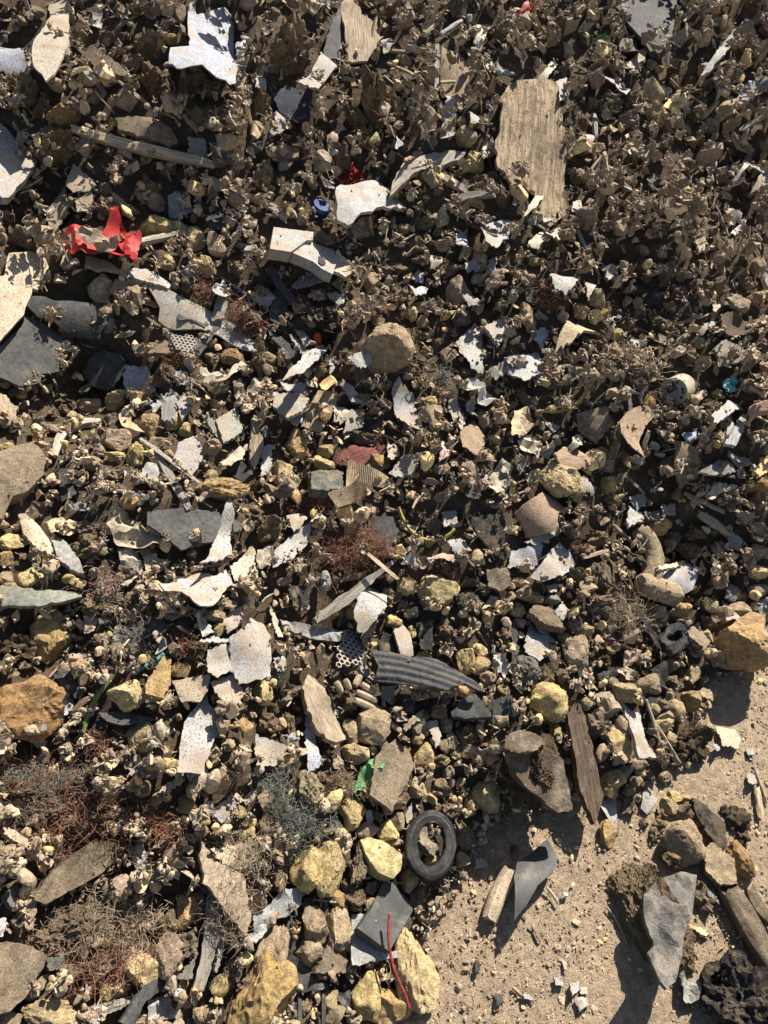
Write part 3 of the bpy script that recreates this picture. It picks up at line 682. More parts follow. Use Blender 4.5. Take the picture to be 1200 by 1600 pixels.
plate('D', '905,390 1000,312 1025,335 970,420 900,510 870,480', 'bd', 'gy', 'rough grey strip crossing the end of the long light grey wedge', t=.2, lift=.022, th=6, mat='clod')
plate('D', '625,415 780,395 840,430 800,455 630,455', 'wd', 'br', 'short brown wood block in shade below the long light grey wedge', t=.05, th=14)
plate('D', '840,870 925,835 960,930 900,1030 810,960', 'bd', 'gy', 'rough dark grey four-sided slab below the cluster of pale stones, left', 'rough grey four-sided slab', t=.1)
plate('D', '1010,770 1110,705 1145,815 1050,880', 'bd', 'gg', 'greenish grey folded board near left centre', 'greenish folded board', t=.15)
plate('D', '945,740 1010,770 1050,880 1030,870', 'bd', 'gg', t=-.1)
plate('D', '935,520 970,515 1050,560 1130,515 1185,490 1180,520 1110,555 1050,610 1000,600', 'fm', 'cr', 'wavy cream strip curling below the long light grey wedge', t=.45, crump=.2, lift=.012)
plate('D', '1090,610 1125,590 1150,650 1200,640 1200,720 1150,750 1110,690', 'lf', 'bg', t=.3)
plate('D', '555,750 600,700 710,690 700,705 620,730 610,770 680,830 650,830 570,790', 'cb', 'tn', 'curled tan strip of card between pale stones, left', t=.35, lift=.02, crump=.12)
plate('D', '0,920 60,890 150,870 210,960 200,1030 150,1090 60,1130 20,1220 -60,1240 -60,930', 'sl', 'gb', 'large grey-brown rounded slab at the left edge, halfway down', 'grey-brown slab', t=.15, th=30, bend=.25, bang=60, lift=.01)
plate('D', '-20,600 20,640 40,690 80,720 70,790 -20,750', 'bk', 'gb', t=.15, bend=.4)
plate('D', '600,835 690,860 690,885 620,870', 'fm', 'pu', 'small dark purple film under the curled tan strip of card', t=.1)
plate('D', '760,700 800,620 830,640 800,770 755,765', 'wd', 'lg', t=.2); plate('D', '830,690 860,640 905,690 850,770', 'bd', 'lg', t=.2); plate('D', '705,700 790,640 760,700 715,730', 'sh', 'lg', t=.3)
plate('D', '1040,940 1150,905 1130,970 1080,970', 'lf', 'cr', t=.4); plate('D', '830,60 900,80 915,120 880,115', 'sd', 'gy', t=.2); plate('D', '1000,130 1050,115 1090,180 1040,200 1005,170', 'sh', 'wh', t=.45)
plate('D', '850,40 910,75 880,90', 'sd', 'wb', t=.4); plate('D', '820,540 880,545 885,600 830,605', 'sh', 'wb', t=.05); plate('D', '150,815 200,810 220,830 160,850', 'lf', 'og', 'small orange-red leaf left of the pale stones at far left', t=.2)
plate('D', '1060,960 1110,950 1190,1010 1140,1060 1080,1030', 'rb', 'bk', t=.1); plate('D', '270,1000 380,990 360,1110 290,1150', 'rb', 'bk', t=0)
plate('D', '1180,760 1200,740 1240,900 1195,1000 1170,960', 'wd', 'gb', t=.2); plate('D', '690,960 760,1000 720,1060 640,1050', 'cl', 'gy', t=.2)
stick('D', '255,950 270,860 330,810 400,790 470,790', 40, 'wd', name='rag_roll', cat='rag', mat='fibre', label='twisted grey rag arching right of the grey-brown slab')
stick('D', '670,885 740,940 830,1010 930,1085', 30, 'wd', label='long flat grey strip pointing at the orange foam lump', flat=.4, lift=.012)
stick('D', '740,940 800,1050 880,1190', 48, 'wd', label='grey forked strip below the long flat grey strip', flat=.35)
cable('D', '440,1070 480,1105 560,1105 610,1100 740,1150', 18, 'gy', 'grey frayed cord left of the grey forked strip'); cable('D', '190,1050 205,1085 250,1075 275,1020', 14, 'bg', 'small curl of pale cord on the grey-brown slab edge', n=14)
stick('D', '280,975 370,910 390,880', 16, 'cr'); stick('D', '90,790 95,850', 10, 'bg')
cable('D', '1060,115 1110,160 1160,170 1180,210 1150,260', 10, 'gg', 'thin greenish wire curl right of the long light grey wedge')
cable('D', '690,520 695,600 730,650 760,670', 8, 'gb', 'thin wire hoop round the rusty brown lump')
rocks('D', '425,710,118,82,tn;545,685,95,118,yl;650,660,108,68,oc;510,770,82,76,gb;340,765,66,76,tn;550,870,130,118,tn;530,945,105,55,yl;635,930,90,112,yl;715,800,112,122,oc;810,780,76,110,yl;870,815,72,72,yl;740,880,85,70,tn;790,935,55,50,yl;1090,480,120,90,og;545,1030,92,62,tb;985,1030,72,60,tn;610,1150,92,80,oc;965,50,88,102,yl;785,30,70,70,yl;470,160,100,140,tn;30,900,66,50,yl;760,565,115,135,br;1070,410,60,50,tn;250,745,60,60,br;560,1090,60,40,br;1030,620,50,50,tn;900,880,40,40,tn;180,780,60,60,tb;880,150,60,50,tb;1110,60,70,80,tb;300,720,50,50,br')
rock_at(347, 765, 84, 38, 'oc', 2, 'rough orange-yellow foam lump, long and lumpy, left of centre', 'orange foam lump', name='foam_lump', cat='foam', kind='stone', cuts=2, lump=.14, rough=.08, sink=.2)
tangle('D', 960, 190, 40, 60, 'co', 60, 'copper-coloured fibre tuft above the long light grey wedge'); tangle('D', 1120, 280, 70, 75, 'co', 120, 'copper-coloured fibre tuft at the right end of the light grey wedge', lm='copper tuft'); tangle('D', 850, 500, 75, 35, 'co', 60, 'copper-coloured fibre strands below the perforated grey mesh')
# ---- tile E: centre
plate('E', '165,140 210,90 350,90 330,120 210,150', 'sd', 'gy', 'grey splinter tucked below the white socket cover', t=.25)
plate('E', '60,290 95,140 160,160 130,350 70,300', 'wd', 'dg', 'dark flat wood piece below left of the white socket cover', 'dark flat wood piece', t=.05)
plate('E', '40,60 70,50 120,110 200,200 195,240 140,180', 'cb', 'pu', 'purple-brown strip beside the dark flat wood piece', t=.25, lift=.015)
plate('E', '190,165 250,200 300,270 220,260', 'bk', 'mr', 'red-brown chip right of the purple-brown strip', t=.2)
plate('E', '135,560 180,510 240,460 310,420 335,450 290,490 220,550', 'sh', 'wh', 'white jagged sheet below the orange-red bulb, left of centre', t=.5, lift=.012, crump=.1)
plate('E', '150,370 170,365 260,455 235,465', 'sh', 'wh', t=.4); plate('E', '40,320 80,340 190,460 150,480 90,400', 'bk', 'dg', t=.2)
plate('E', '635,630 665,600 745,660 770,770 770,830 740,790 660,750', 'sh', 'wh', 'speckled white five-sided shard at the centre', 'speckled white shard', t=.35, lift=.018, th=4)
plate('E', '940,400 1030,305 1060,370 1065,555 1010,530 960,460', 'sh', 'lg', 'tall light grey shard right of the big tan rock', 'tall light grey shard', t=.25, lift=.012)
plate('E', '80,640 200,640 250,670 220,720 150,760 80,700', 'bd', 'lg', 'speckled light grey plate left of the brown dark plate, centre left', t=.25)
plate('E', '430,720 510,720 500,800 410,830', 'bd', 'lg', t=.2); plate('E', '160,770 210,730 225,770 190,800', 'sh', 'wh', t=.3)
plate('E', '390,580 410,570 480,650 540,670 540,700 440,680', 'sh', 'wb', 'bluish white strip left of the speckled white shard', t=.3)
plate('E', '425,480 500,455 560,450 530,510 490,530', 'pp', 'wh', 'small bright white scrap on the big tan rock', t=.5, lift=.03)
plate('E', '700,150 740,170 820,130 790,190 740,195', 'sh', 'wb', t=.45, crump=.15); plate('E', '905,680 935,665 990,760 960,820 930,770', 'sh', 'wh', 'white pointed shard right of the speckled white shard', t=.4)
plate('E', '960,820 1030,760 1085,860 1030,940 970,890', 'cb', 'br', 'brown torn card beside the white pointed shard', t=.25, lift=.01)
plate('E', '940,590 1000,580 1080,640 1110,690 1070,700 1020,640', 'fm', 'lg', 'crumpled silvery foil above the brown torn card', t=.4, crump=.25)
plate('E', '610,860 675,930 640,955 620,940', 'sh', 'cr', t=.45); plate('E', '1070,330 1170,280 1190,350 1140,420', 'bd', 'lg', t=.2)
plate('E', '360,700 430,720 420,770 370,770', 'sh', 'cr', t=.4); plate('E', '30,890 75,890 70,1000 20,1040', 'sh', 'wh', t=.25)
plate('E', '690,930 780,930 750,1000 690,1040 620,1030', 'sh', 'lg', 'light grey sheet right of the ribbed cardboard loop', t=.3)
plate('E', '290,630 385,650 370,720 300,830 210,800', 'cb', 'br', 'dark brown plate below the brown-yellow leaf, centre left', t=.05); plate('E', '285,600 370,555 385,600 330,625', 'lf', 'oc', 'brown-yellow leaf left of the bluish white strip', t=.4, lift=.015)
plate('E', '370,950 430,900 560,880 570,930 500,980 400,980', 'bk', 'mr', 'maroon curved plate above the ribbed cardboard loop', t=.1, bend=.3)
plate('E', '0,560 30,550 60,600 0,660 -40,620', 'lf', 'bg', t=.35); plate('E', '1085,540 1190,470 1200,520 1130,580', 'pp', 'lg', t=.3)
plate('E', '340,490 380,460 375,520 350,550', 'sh', 'lg', t=.4); plate('E', '110,590 240,600 230,640 130,625', 'sh', 'wh', t=.4); plate('E', '0,130 60,150 90,200 60,240 0,210', 'sh', 'lg', t=.2, bend=.3)
plate('E', '1085,1060 1140,960 1200,1000 1180,1090 1120,1120', 'lf', 'cr', t=.4); plate('E', '1150,960 1200,970 1190,1020 1155,1010', 'sh', 'wh', t=.45); plate('E', '980,1000 1040,980 1050,1060 1000,1080', 'lf', 'bg', t=.3); plate('E', '1040,1060 1080,1020 1100,1060 1060,1100', 'sh', 'lg', t=.3)
plate('E', '330,180 380,170 420,200 400,245 370,220', 'sh', 'lg', t=.3); plate('E', '975,40 1030,20 1050,60 1000,70', 'pp', 'wh', t=.5); plate('E', '1090,20 1130,10 1120,80 1080,90', 'sh', 'lg', t=.3)
plate('E', '870,870 915,900 900,940 860,960', 'sd', 'pk', t=.35); plate('E', '570,880 620,890 610,930 560,930', 'bk', 'mr', t=.0); plate('E', '960,190 1080,200 1040,240 1000,235', 'sd', 'gy', t=.25)
plate('E', '1000,740 1060,720 1090,735 1050,750', 'sh', 'gg', t=.4); plate('E', '730,110 760,60 790,90 780,125', 'sh', 'wb', t=.0); plate('E', '820,0 880,-10 870,40 820,50', 'sh', 'cr', t=.4, bend=.4)
plate('E', '180,350 230,350 260,410 230,430', 'sd', 'gy', t=.1); plate('E', '480,980 560,1000 600,1000 560,960', 'sh', 'gb', t=.0)
rock_at(400 + 620 / 3, 400 + 445 / 3, 78, 84, 'tn', -20, 'big rough tan rock just above the centre', 'big tan rock', kind='stone', cuts=7, rough=.04)
rock_at(400 + 288 / 3, 400 + 390 / 3, 14, 21, 'rb', 0, 'small bright orange-red bulb below the dark flat wood piece', 'orange-red bulb', name='plastic_bulb', cat='bulb', mat='film', cuts=0, lump=.03, rough=0, sink=.1)
rocks('E', '510,425,78,72,oc;410,450,82,52,br;730,270,62,76,yl;675,200,95,102,tb;540,130,72,100,tn;660,60,95,52,tb;850,235,85,92,gb;950,170,120,150,tn;970,280,62,80,oc;720,400,95,130,tb;815,680,72,48,yl;835,735,88,76,tn;715,810,74,72,tb;840,795,60,62,tn;895,800,64,52,tn;20,510,95,110,tb;195,880,118,150,oc;330,920,92,72,oc;320,972,112,72,yl;570,970,122,82,oc;125,1020,112,120,yl;1070,770,62,82,tn;1115,860,64,46,yl;1075,920,62,50,tn;490,850,150,72,br;240,1030,70,70,br;300,540,90,70,tb;570,310,80,70,tb;600,70,90,60,br;780,310,60,60,tn;770,240,70,50,tn;690,350,60,60,br;850,420,60,70,gb;600,600,90,70,gb;760,600,60,60,gb;640,120,60,70,br;380,130,50,55,tn;20,180,60,80,gb;360,290,120,130,db;900,70,110,80,tb;1050,30,70,80,yl;1150,230,60,60,gb;770,20,80,50,tb;860,640,60,50,tb;810,850,60,60,gb;770,380,50,60,tb;730,530,80,70,gb;980,550,60,50,gb;490,670,110,60,tb;60,480,80,60,tn;250,750,90,110,tn;870,1000,90,60,tn;940,970,60,50,tb;730,450,70,60,gb;1160,30,50,60,tb;650,160,50,50,tb')
plate('E', '260,1010 330,1000 410,1010 405,1090 330,1100 262,1095', 'bd', 'gg', 'pale greenish grey block left of the ribbed cardboard loop', 'pale green-grey block', t=.3, th=22, mat='stone', lift=.01)
stick('E', '500,745 560,735 630,720', 16, 'br'); stick('E', '550,820 640,860 700,900', 10, 'bg'); stick('E', '940,1050 970,970 1030,965 1110,975', 9, 'lg', label='thin pale twig curving right of the light grey sheet', lift=.015); stick('E', '720,850 800,840', 12, 'bg')
stick('E', '1055,330 1060,420 1090,470', 9, 'gy'); stick('E', '560,180 610,230 620,290', 9, 'wd'); stick('E', '790,360 830,410', 10, 'bg'); stick('E', '110,880 190,1000', 14, 'dg')
tangle('E', 520, 570, 60, 60, 'gb', 60, 'pale root hairs hanging below the big tan rock', name='root_tuft', cat='roots'); tangle('E', 880, 570, 40, 80, 'gg', 40, 'greenish grey frayed fibres right of the speckled white shard', name='fibre_tuft', cat='fibre'); tangle('E', 300, 1180, 70, 50, 'co', 80, 'copper-coloured fibre tuft below the pale greenish grey block')
tangle('E', 20, 330, 30, 25, 'rd', 14, 'small bright red fibres left of the dark bark strip', name='fibre_tuft', cat='fibre'); tangle('E', 500, 220, 70, 40, 'bg', 40, 'pale fine rootlets above the big tan rock', name='root_tuft', cat='roots')
# ---- tile F: right middle
plate('F', '500,780 540,730 600,700 690,700 680,740 620,810 600,870 610,950 560,900 510,830', 'cb', 'br', 'torn brown card with a notch, right of the yellow bent wire', 'torn brown card', t=.3, lift=.015)
plate('F', '300,740 440,700 480,790 400,880 310,820', 'sl', 'gb', 'grey-brown plate in shade left of the torn brown card', t=0)
plate('F', '280,1010 340,1030 390,1090 385,1120 330,1090', 'sh', 'gy', 'curved grey rim behind the pale yellow rock, right', t=.25, bend=.3)
plate('F', '225,385 245,320 340,325 450,345 440,360 330,365 290,380', 'bk', 'tn', 'light tan bark slab resting on a dark earth block, right', t=.5, lift=.02)
plate('F', '170,105 230,90 300,100 305,130 260,165 200,140', 'sh', 'wh', 'white shard beside the copper fibre tuft, upper right', t=.45); plate('F', '555,390 645,405 600,415 570,412', 'sh', 'wh', t=.5)
plate('F', '-20,470 120,460 190,540 150,545 60,590 -20,540', 'sh', 'wh', 'white sheet with ragged right edge, right of the tall light grey shard', 'ragged white sheet', t=.4); plate('F', '85,360 155,330 170,370 140,440', 'sh', 'wb', t=.3)
plate('F', '950,430 1000,390 1090,440 1060,500 980,510', 'bd', 'gg', 'olive grey slab in shade near the right edge', t=.0); plate('F', '960,290 1050,250 1140,330 1130,360 1000,370', 'bk', 'db', 'dark brown slab above the olive grey slab near the right edge', t=-.1, th=12)
plate('F', '985,590 1020,570 1060,575 1040,640 1000,640', 'fm', 'tl', 'crumpled teal film near the right edge', t=.2, crump=.25)
plate('F', '1000,880 1010,790 1030,740 1050,800 1080,740 1110,740 1080,830 1050,890', 'wd', 'wh', 'white forked strips standing near the right edge', 'white forked strips', t=.35, lift=.01); plate('F', '945,730 1020,680 1100,700 1040,730 980,760', 'sh', 'wh', 'white sheet above the white forked strips', t=.5)
plate('F', '900,1140 950,1060 1050,1080 1060,1100 980,1110 930,1150', 'fm', 'cr', 'cream film curl below the white forked strips', t=.4); plate('F', '800,830 880,820 885,850 810,880', 'sh', 'wb', t=.2)
plate('F', '190,940 240,895 320,930 380,980 300,1010 230,990', 'bk', 'br', 'smooth brown plate above the pale yellow rock, right', t=.25, bend=.3)
plate('F', '20,870 90,835 140,880 120,950 60,930', 'lf', 'cr', 'cream crumpled leaf left above the pale yellow rock', t=.4); plate('F', '0,740 70,715 110,790 50,850 -10,840', 'lf', 'tn', t=.3)
plate('F', '20,1200 60,1160 160,1100 265,1165 255,1195 210,1210 195,1290 100,1310', 'bd', 'br', 'brown curved half tube below the pale yellow rock, right', t=.25, bend=.6, bang=-35, th=9, mat='paper', lift=.012)
plate('F', '420,50 480,30 500,90 440,130', 'pp', 'lg', t=.35); plate('F', '330,130 385,150 350,220', 'sh', 'lg', t=.35); plate('F', '880,330 960,300 980,320 900,350', 'sh', 'wh', t=.5); plate('F', '60,150 110,140 90,220 70,210', 'rb', 'dg', t=.1)
plate('F', '90,560 140,560 150,600 110,610', 'sh', 'lg', t=.35); plate('F', '150,780 230,800 190,830', 'pp', 'wh', t=.45); plate('F', '280,850 330,840 320,900 270,910', 'lf', 'cr', t=.4); plate('F', '430,300 490,280 470,300', 'sh', 'wh', t=.5)
plate('F', '700,750 760,760 790,730 740,700', 'sh', 'lg', t=.2); plate('F', '1100,290 1200,280 1190,320 1130,330', 'lf', 'tn', t=.4); plate('F', '1150,840 1200,820 1200,860 1140,870', 'wd', 'wh', t=.4); plate('F', '1010,920 1110,930 1160,1000 1120,970', 'sh', 'wh', t=.5)
plate('F', '880,1010 960,960 1060,980 1030,1020 940,1030', 'bk', 'gy', t=.3); plate('F', '550,1130 620,1110 640,1150 580,1200', 'sd', 'gy', t=.2); plate('F', '770,860 880,900 870,1040 800,1090 760,1000', 'bk', 'br', t=-.1); plate('F', '700,1170 760,1160 770,1210 710,1220', 'sh', 'lg', t=.3)
plate('F', '1130,1000 1200,940 1210,1000 1150,1040', 'cb', 'oc', t=.4); plate('F', '940,200 980,230 950,260', 'sh', 'cr', t=.4); plate('F', '1130,400 1145,395 1160,470 1148,480', 'sh', 'wh', t=.4); plate('F', '545,650 560,640 562,720 548,720', 'wd', 'wh', t=.3)
stick('F', '115,738 220,745 300,720 335,650 370,580', 14, 'ye', name='cable', cat='cable', mat='rubber', label='bent yellow wire among the debris, right of the ragged white sheet', lm='yellow bent wire', rough=.03, jag=0, taper=0, lift=.012, group='loose wires and cables')
stick('F', '345,555 335,650 318,690', 18, 'lg', flat=.3, lift=.01); stick('F', '380,580 400,510', 12, 'ye'); stick('F', '150,460 210,450', 10, 'bg'); stick('F', '570,335 650,370', 8, 'gb'); stick('F', '870,300 950,265', 9, 'pk'); stick('F', '1165,80 1200,160', 34, 'cr', flat=.4)
stick('F', '840,720 940,745', 16, 'bg'); stick('F', '1010,930 1100,1030', 14, 'bg'); stick('F', '800,1110 990,1200', 26, 'cr', flat=.3); stick('F', '510,625 600,650', 12, 'wh'); stick('F', '640,820 600,930', 20, 'bg'); stick('F', '840,690 900,640', 40, 'bg', flat=.3, label='flat pale splint leaning on the round white connector'); stick('F', '0,1130 100,1085', 12, 'bg')
stick('F', '470,960 500,880', 16, 'gb'); stick('F', '370,0 410,110', 18, 'gy', flat=.4); stick('F', '120,270 160,300', 20, 'wh'); stick('F', '940,330 985,310', 18, 'wh')
rock_at(800 + 640 / 3, 400 + 690 / 3, 20, 24, 'og', 30, 'amber orange plastic lump left of the round white connector', 'amber lump', name='plastic_lump', cat='lump', mat='film', cuts=2, rough=0)
plate('F', '545,850 590,880 585,920 560,890', 'fm', 'og', t=.1, lift=.02)
rock_at(800 + 225 / 3, 400 + 1050 / 3, 72, 54, 'yl', -20, 'pale yellow rock with a broken face, right of centre', 'pale yellow rock', cuts=9)
rocks('F', '75,290,60,145,tn,20;85,115,64,58,tn;400,205,82,98,tn;320,260,80,70,oc;390,285,60,70,yl;590,225,44,62,oc;475,430,62,46,tn;490,370,52,60,yl;290,480,62,62,tn;295,540,70,60,tn;555,80,44,40,tn;60,960,90,80,tn;1150,1080,110,80,og;1075,75,60,50,og;370,440,105,110,db;1150,60,60,90,tn;960,150,70,90,tb;1050,220,110,70,tn;640,540,100,70,tb;120,30,80,40,oc;60,660,110,90,gb;190,720,50,40,tb;240,280,50,60,tn;140,140,60,60,br;880,140,80,60,gb;680,300,70,60,br;830,470,90,70,tb;870,410,60,50,tn;720,330,70,60,tb;590,600,90,60,tb;480,560,90,60,tb;450,1080,80,90,oc;470,1150,70,70,tb;130,860,70,70,tb;840,960,100,120,br;1160,1150,90,80,tb;1000,1130,80,60,tb;930,700,80,60,br;960,650,50,50,oc;30,780,50,50,gb;540,320,70,60,br;600,280,60,60,tb;740,240,60,50,tb;780,180,80,70,br;620,60,80,90,db;720,90,60,120,gb;420,270,60,50,oc;190,600,60,50,tb;250,690,60,60,tb;360,820,70,60,br;720,850,70,60,gb;1150,200,90,60,tn;1100,130,60,60,tb;1180,420,60,60,br;1170,520,60,60,db;310,1120,70,70,tn;310,1190,90,50,tb')
tangle('F', 170, 210, 50, 75, 'co', 110, 'red-brown fibre tuft hanging beside the white shard, upper right', lm='red-brown tuft'); tangle('F', 700, 690, 80, 50, 'gb', 40, 'pale brown rootlets left below the round white connector', name='root_tuft', cat='roots'); tangle('F', 560, 500, 120, 60, 'bg', 90, 'matted straw-coloured shreds left of the round white connector', name='fibre_tuft', cat='fibre', th=.0012)
# the round connector: barrel, face, its holes
P_, n_, X_, Y_, v_ = plane_frame(1052, 612, 0, lift=.02)
mp = np.linalg.norm(P_ - CAM) / FOC
ax = nrm(-RT * .62 - UP * .30 - FW * .72)               # the face looks left, down and at the camera
X_ = nrm(np.cross(UP, ax)); Y_ = np.cross(ax, X_)
con = empty('round_connector', P_, X_, Y_, ax)
r_ = 20 * mp; L_ = 44 * mp
def lathe(prof, n=40, capend=True):
    an = np.linspace(0, 2 * np.pi, n, endpoint=False); V = []; F = []
    for r, z in prof: V.append(np.column_stack([np.cos(an) * r, np.sin(an) * r, np.full(n, z)]))
    V = np.vstack(V)
    for k in range(len(prof) - 1):
        for i in range(n):
            j = (i + 1) % n; F += [(k * n + i, k * n + n + j, k * n + j), (k * n + i, k * n + n + i, k * n + n + j)]
    if capend:
        for e, rv in ((0, 0), (len(prof) - 1, 1)):
            c = len(V); V = np.vstack([V, [[0, 0, prof[e][1]]]])
            for i in range(n):
                a, b = e * n + i, e * n + (i + 1) % n; F.append((a, b, c) if not rv else (b, a, c))
    return V, np.array(F)[:, ::-1]
V, F = lathe([(r_ * .82, -L_), (r_, -L_ * .85), (r_, 0), (r_ * .90, 0.0), (r_ * .9, -.004)])
link('barrel', mesh_np('barrel', V, F, True, 35), 'plastic', None, PAL['cr'][0], con); foot(con.matrix_world, V, F)
V, F = lathe([(r_ * .89, -.006), (r_ * .89, -.0025)]); fc = link('face_disc', mesh_np('face_disc', V, F, True, 30), 'rubber', None, PAL['gy'][0], con)
for hx, hy, hr in ((.0, .62, .11), (.3, .6, .09), (.62, .1, .1), (.64, -.12, .1), (.5, -.5, .11), (-.05, -.68, .11), (-.4, -.45, .07), (-.6, -.1, .07)):
    V, F = lathe([(r_ * hr, -.003), (r_ * hr, -.0018)], 12); link('pin_hole', mesh_np('pin_hole', V + np.array([hx * r_, hy * r_, 0]), F), 'rubber', None, PAL['bk'][0], fc)
def boxmesh(x, y, z):
    V = np.array([(a * x, b * y, c * z) for a in (-1, 1) for b in (-1, 1) for c in (-1, 1)], float) / 2
    F = [(0, 1, 3), (0, 3, 2), (4, 6, 7), (4, 7, 5), (0, 4, 5), (0, 5, 1), (2, 3, 7), (2, 7, 6), (0, 2, 6), (0, 6, 4), (1, 5, 7), (1, 7, 3)]
    return V, np.array(F)
V, F = boxmesh(r_ * .75, r_ * .42, .0015); A_ = np.array(Matrix.Rotation(R(28), 3, 'Z')); link('slot', mesh_np('slot', V @ A_.T + np.array([-.12 * r_, .22 * r_, -.0017]), F), 'rubber', None, PAL['bk'][0], fc)
reg(con, 1052, 612, 62, 'round cream connector with pin holes in its grey face, right side', 'connector', None, 'cream', 'connector', 'round connector')
# ---- tile G: left, lower middle
plate('G', '690,0 860,-20 1030,0 1040,60 1000,140 910,150 850,180 760,110 690,60', 'rb', 'dg', 'large charcoal plate with fold lines below the orange foam lump', 'large charcoal plate', t=.1, crump=.05, th=6)
plate('G', '1060,-60 1090,20 1095,190 920,260 970,220 1010,120 1045,0', 'sh', 'lg', 'tall pointed grey-white shard standing on the large charcoal plate', 'tall pointed shard', t=.3, lift=.03, th=4)
plate('G', '745,335 830,325 835,310 930,300 1010,310 1060,270 1090,330 1150,335 1130,355 1080,350 1000,440 920,430 850,380 770,370', 'sh', 'wh', 'bright cream white leaf-shaped sheet left of the centre bottom half', 'bright white leaf-shaped sheet', t=.6, lift=.03, crump=.06)
plate('G', '1080,250 1180,160 1200,190 1210,300 1100,330', 'sh', 'cr', 'cream folded sheet right of the bright leaf-shaped sheet', t=.35, lift=.015)
plate('G', '85,20 120,20 180,70 240,150 240,215 180,190 110,110', 'bd', 'bg', 'pale beige tapering roll at the left, above the grey oval pad', t=.3, bend=.7, bang=-52, th=10, lift=.012); plate('G', '240,130 270,105 320,150 370,220 400,290 340,270 270,220', 'rb', 'gy', 'grey oval pad at the left below the pale beige roll', 'grey oval pad', t=.25, th=10, bend=.2, lift=.02)
plate('G', '500,70 540,0 600,-10 660,60 740,100 810,150 700,170 640,160 560,150', 'lf', 'bg', 'big dry beige leaf left of the large charcoal plate', 'big dry leaf', t=.3, lift=.02, th=1.5)
plate('G', '550,170 650,190 670,280 600,360 540,330 570,260', 'lf', 'cr', 'pale crumpled leaf below the big dry beige leaf', t=.35, lift=.012); plate('G', '660,180 740,170 735,220 800,240 760,280 690,300', 'lf', 'bg', t=.35, lift=.01)
plate('G', '210,40 250,30 330,35 370,90 320,120 240,90', 'lf', 'tn', 'tan leaf above the brown lump at far left', t=.3); plate('G', '1040,500 1145,430 1130,520 1070,570', 'sh', 'gy', 'grey shard below the bright leaf-shaped sheet', t=.3); plate('G', '900,460 960,450 1000,570 950,580', 'fm', 'lg', t=.3)
plate('G', '-40,370 70,370 150,380 380,380 385,405 280,440 200,455 -40,450', 'cl', 'gg', 'long greenish grey strip of rag reaching in from the left edge', 'long greenish strip', t=.3, th=10, bend=.5, bang=0, lift=.02)
plate('G', '690,510 720,485 800,535 765,580 700,555', 'bd', 'dg', 'speckled dark grey chip right of the teal wire', t=.3, lift=.01)
plate('G', '970,650 1050,620 1090,740 1010,780 975,740', 'sh', 'wh', 'dirty white plate at the left end of the big broken white sheet', t=.3); plate('G', '1060,600 1200,500 1250,560 1260,780 1130,800 1080,700', 'sh', 'wh', 'big broken dirty white sheet below the bright leaf-shaped sheet', 'big broken white sheet', t=.3, crump=.08, lift=.01); plate('G', '985,800 1090,760 1150,850 1100,920 1000,840', 'sh', 'wh', 'lower dirty white plate under the big broken white sheet', t=.35)
plate('G', '805,790 985,760 975,830 940,890 850,890', 'bd', 'bg', 'beige plate with brown top edge left of the lower dirty white plate', t=.05, th=14); plate('G', '940,870 970,810 980,900 1050,960 1010,1060 960,1180 940,1230 830,1220 850,1080 870,980', 'sh', 'wh', 'long pale white plate below the beige plate, lower left', 'long pale white plate', t=.3, lift=.015)
plate('G', '230,940 300,870 345,870 340,930 260,970', 'pp', 'wh', 'white folded scrap right of the big orange stone', t=.4); plate('G', '460,940 560,930 720,970 700,990 600,1000 500,980', 'rb', 'dg', t=.2); plate('G', '910,610 1010,585 1100,600 1000,615', 'sh', 'wh', 'thin white sliver above the big broken white sheet', t=.5, lift=.012)
plate('G', '440,990 470,960 490,1000 470,1050 435,1040', 'sl', 'dg', t=.1); plate('G', '250,760 320,740 390,850 350,870 300,830', 'cl', 'dg', t=.1); plate('G', '390,470 460,500 440,560 395,570', 'fm', 'gb', t=.1); plate('G', '20,610 100,600 140,580 80,630', 'lf', 'cr', t=.4)
plate('G', '1090,30 1140,60 1130,90 1095,90', 'rb', 'dg', t=.2); plate('G', '150,820 240,810 250,840 180,850', 'cl', 'gb', t=.1); plate('G', '870,1010 960,900 1000,920 920,1030', 'sh', 'wh', t=.3)
stick('G', '190,470 320,605', 26, 'tn', label='tan stick lying across a yellow stone below the long greenish strip', lift=.015); stick('G', '400,1030 430,930 540,770', 22, 'og2', name='plant_stem', cat='stem', label='green plant stem right of the big orange stone', lm='green stem', lift=.01); stick('G', '280,1040 420,910', 24, 'wh', flat=.3, label='white lath left of the green plant stem', lift=.01)
stick('G', '340,940 420,880', 26, 'br', lift=.01); stick('G', '170,1060 290,1030 370,1025', 14, 'tn'); cable('G', '630,760 650,730 720,715 770,665', 18, 'tl', 'twisted teal wire above the ochre triangular stone', lm='teal wire'); stick('G', '530,1080 590,1110 620,1180', 20, 'gy'); stick('G', '380,990 360,1130', 12, 'gy'); stick('G', '920,265 1010,250 1150,180', 12, 'gb')
stick('G', '545,560 550,640 590,680', 30, 'gy', mat='rubber'); stick('G', '250,450 380,550', 10, 'gb'); stick('G', '230,775 300,700', 9, 'gb')
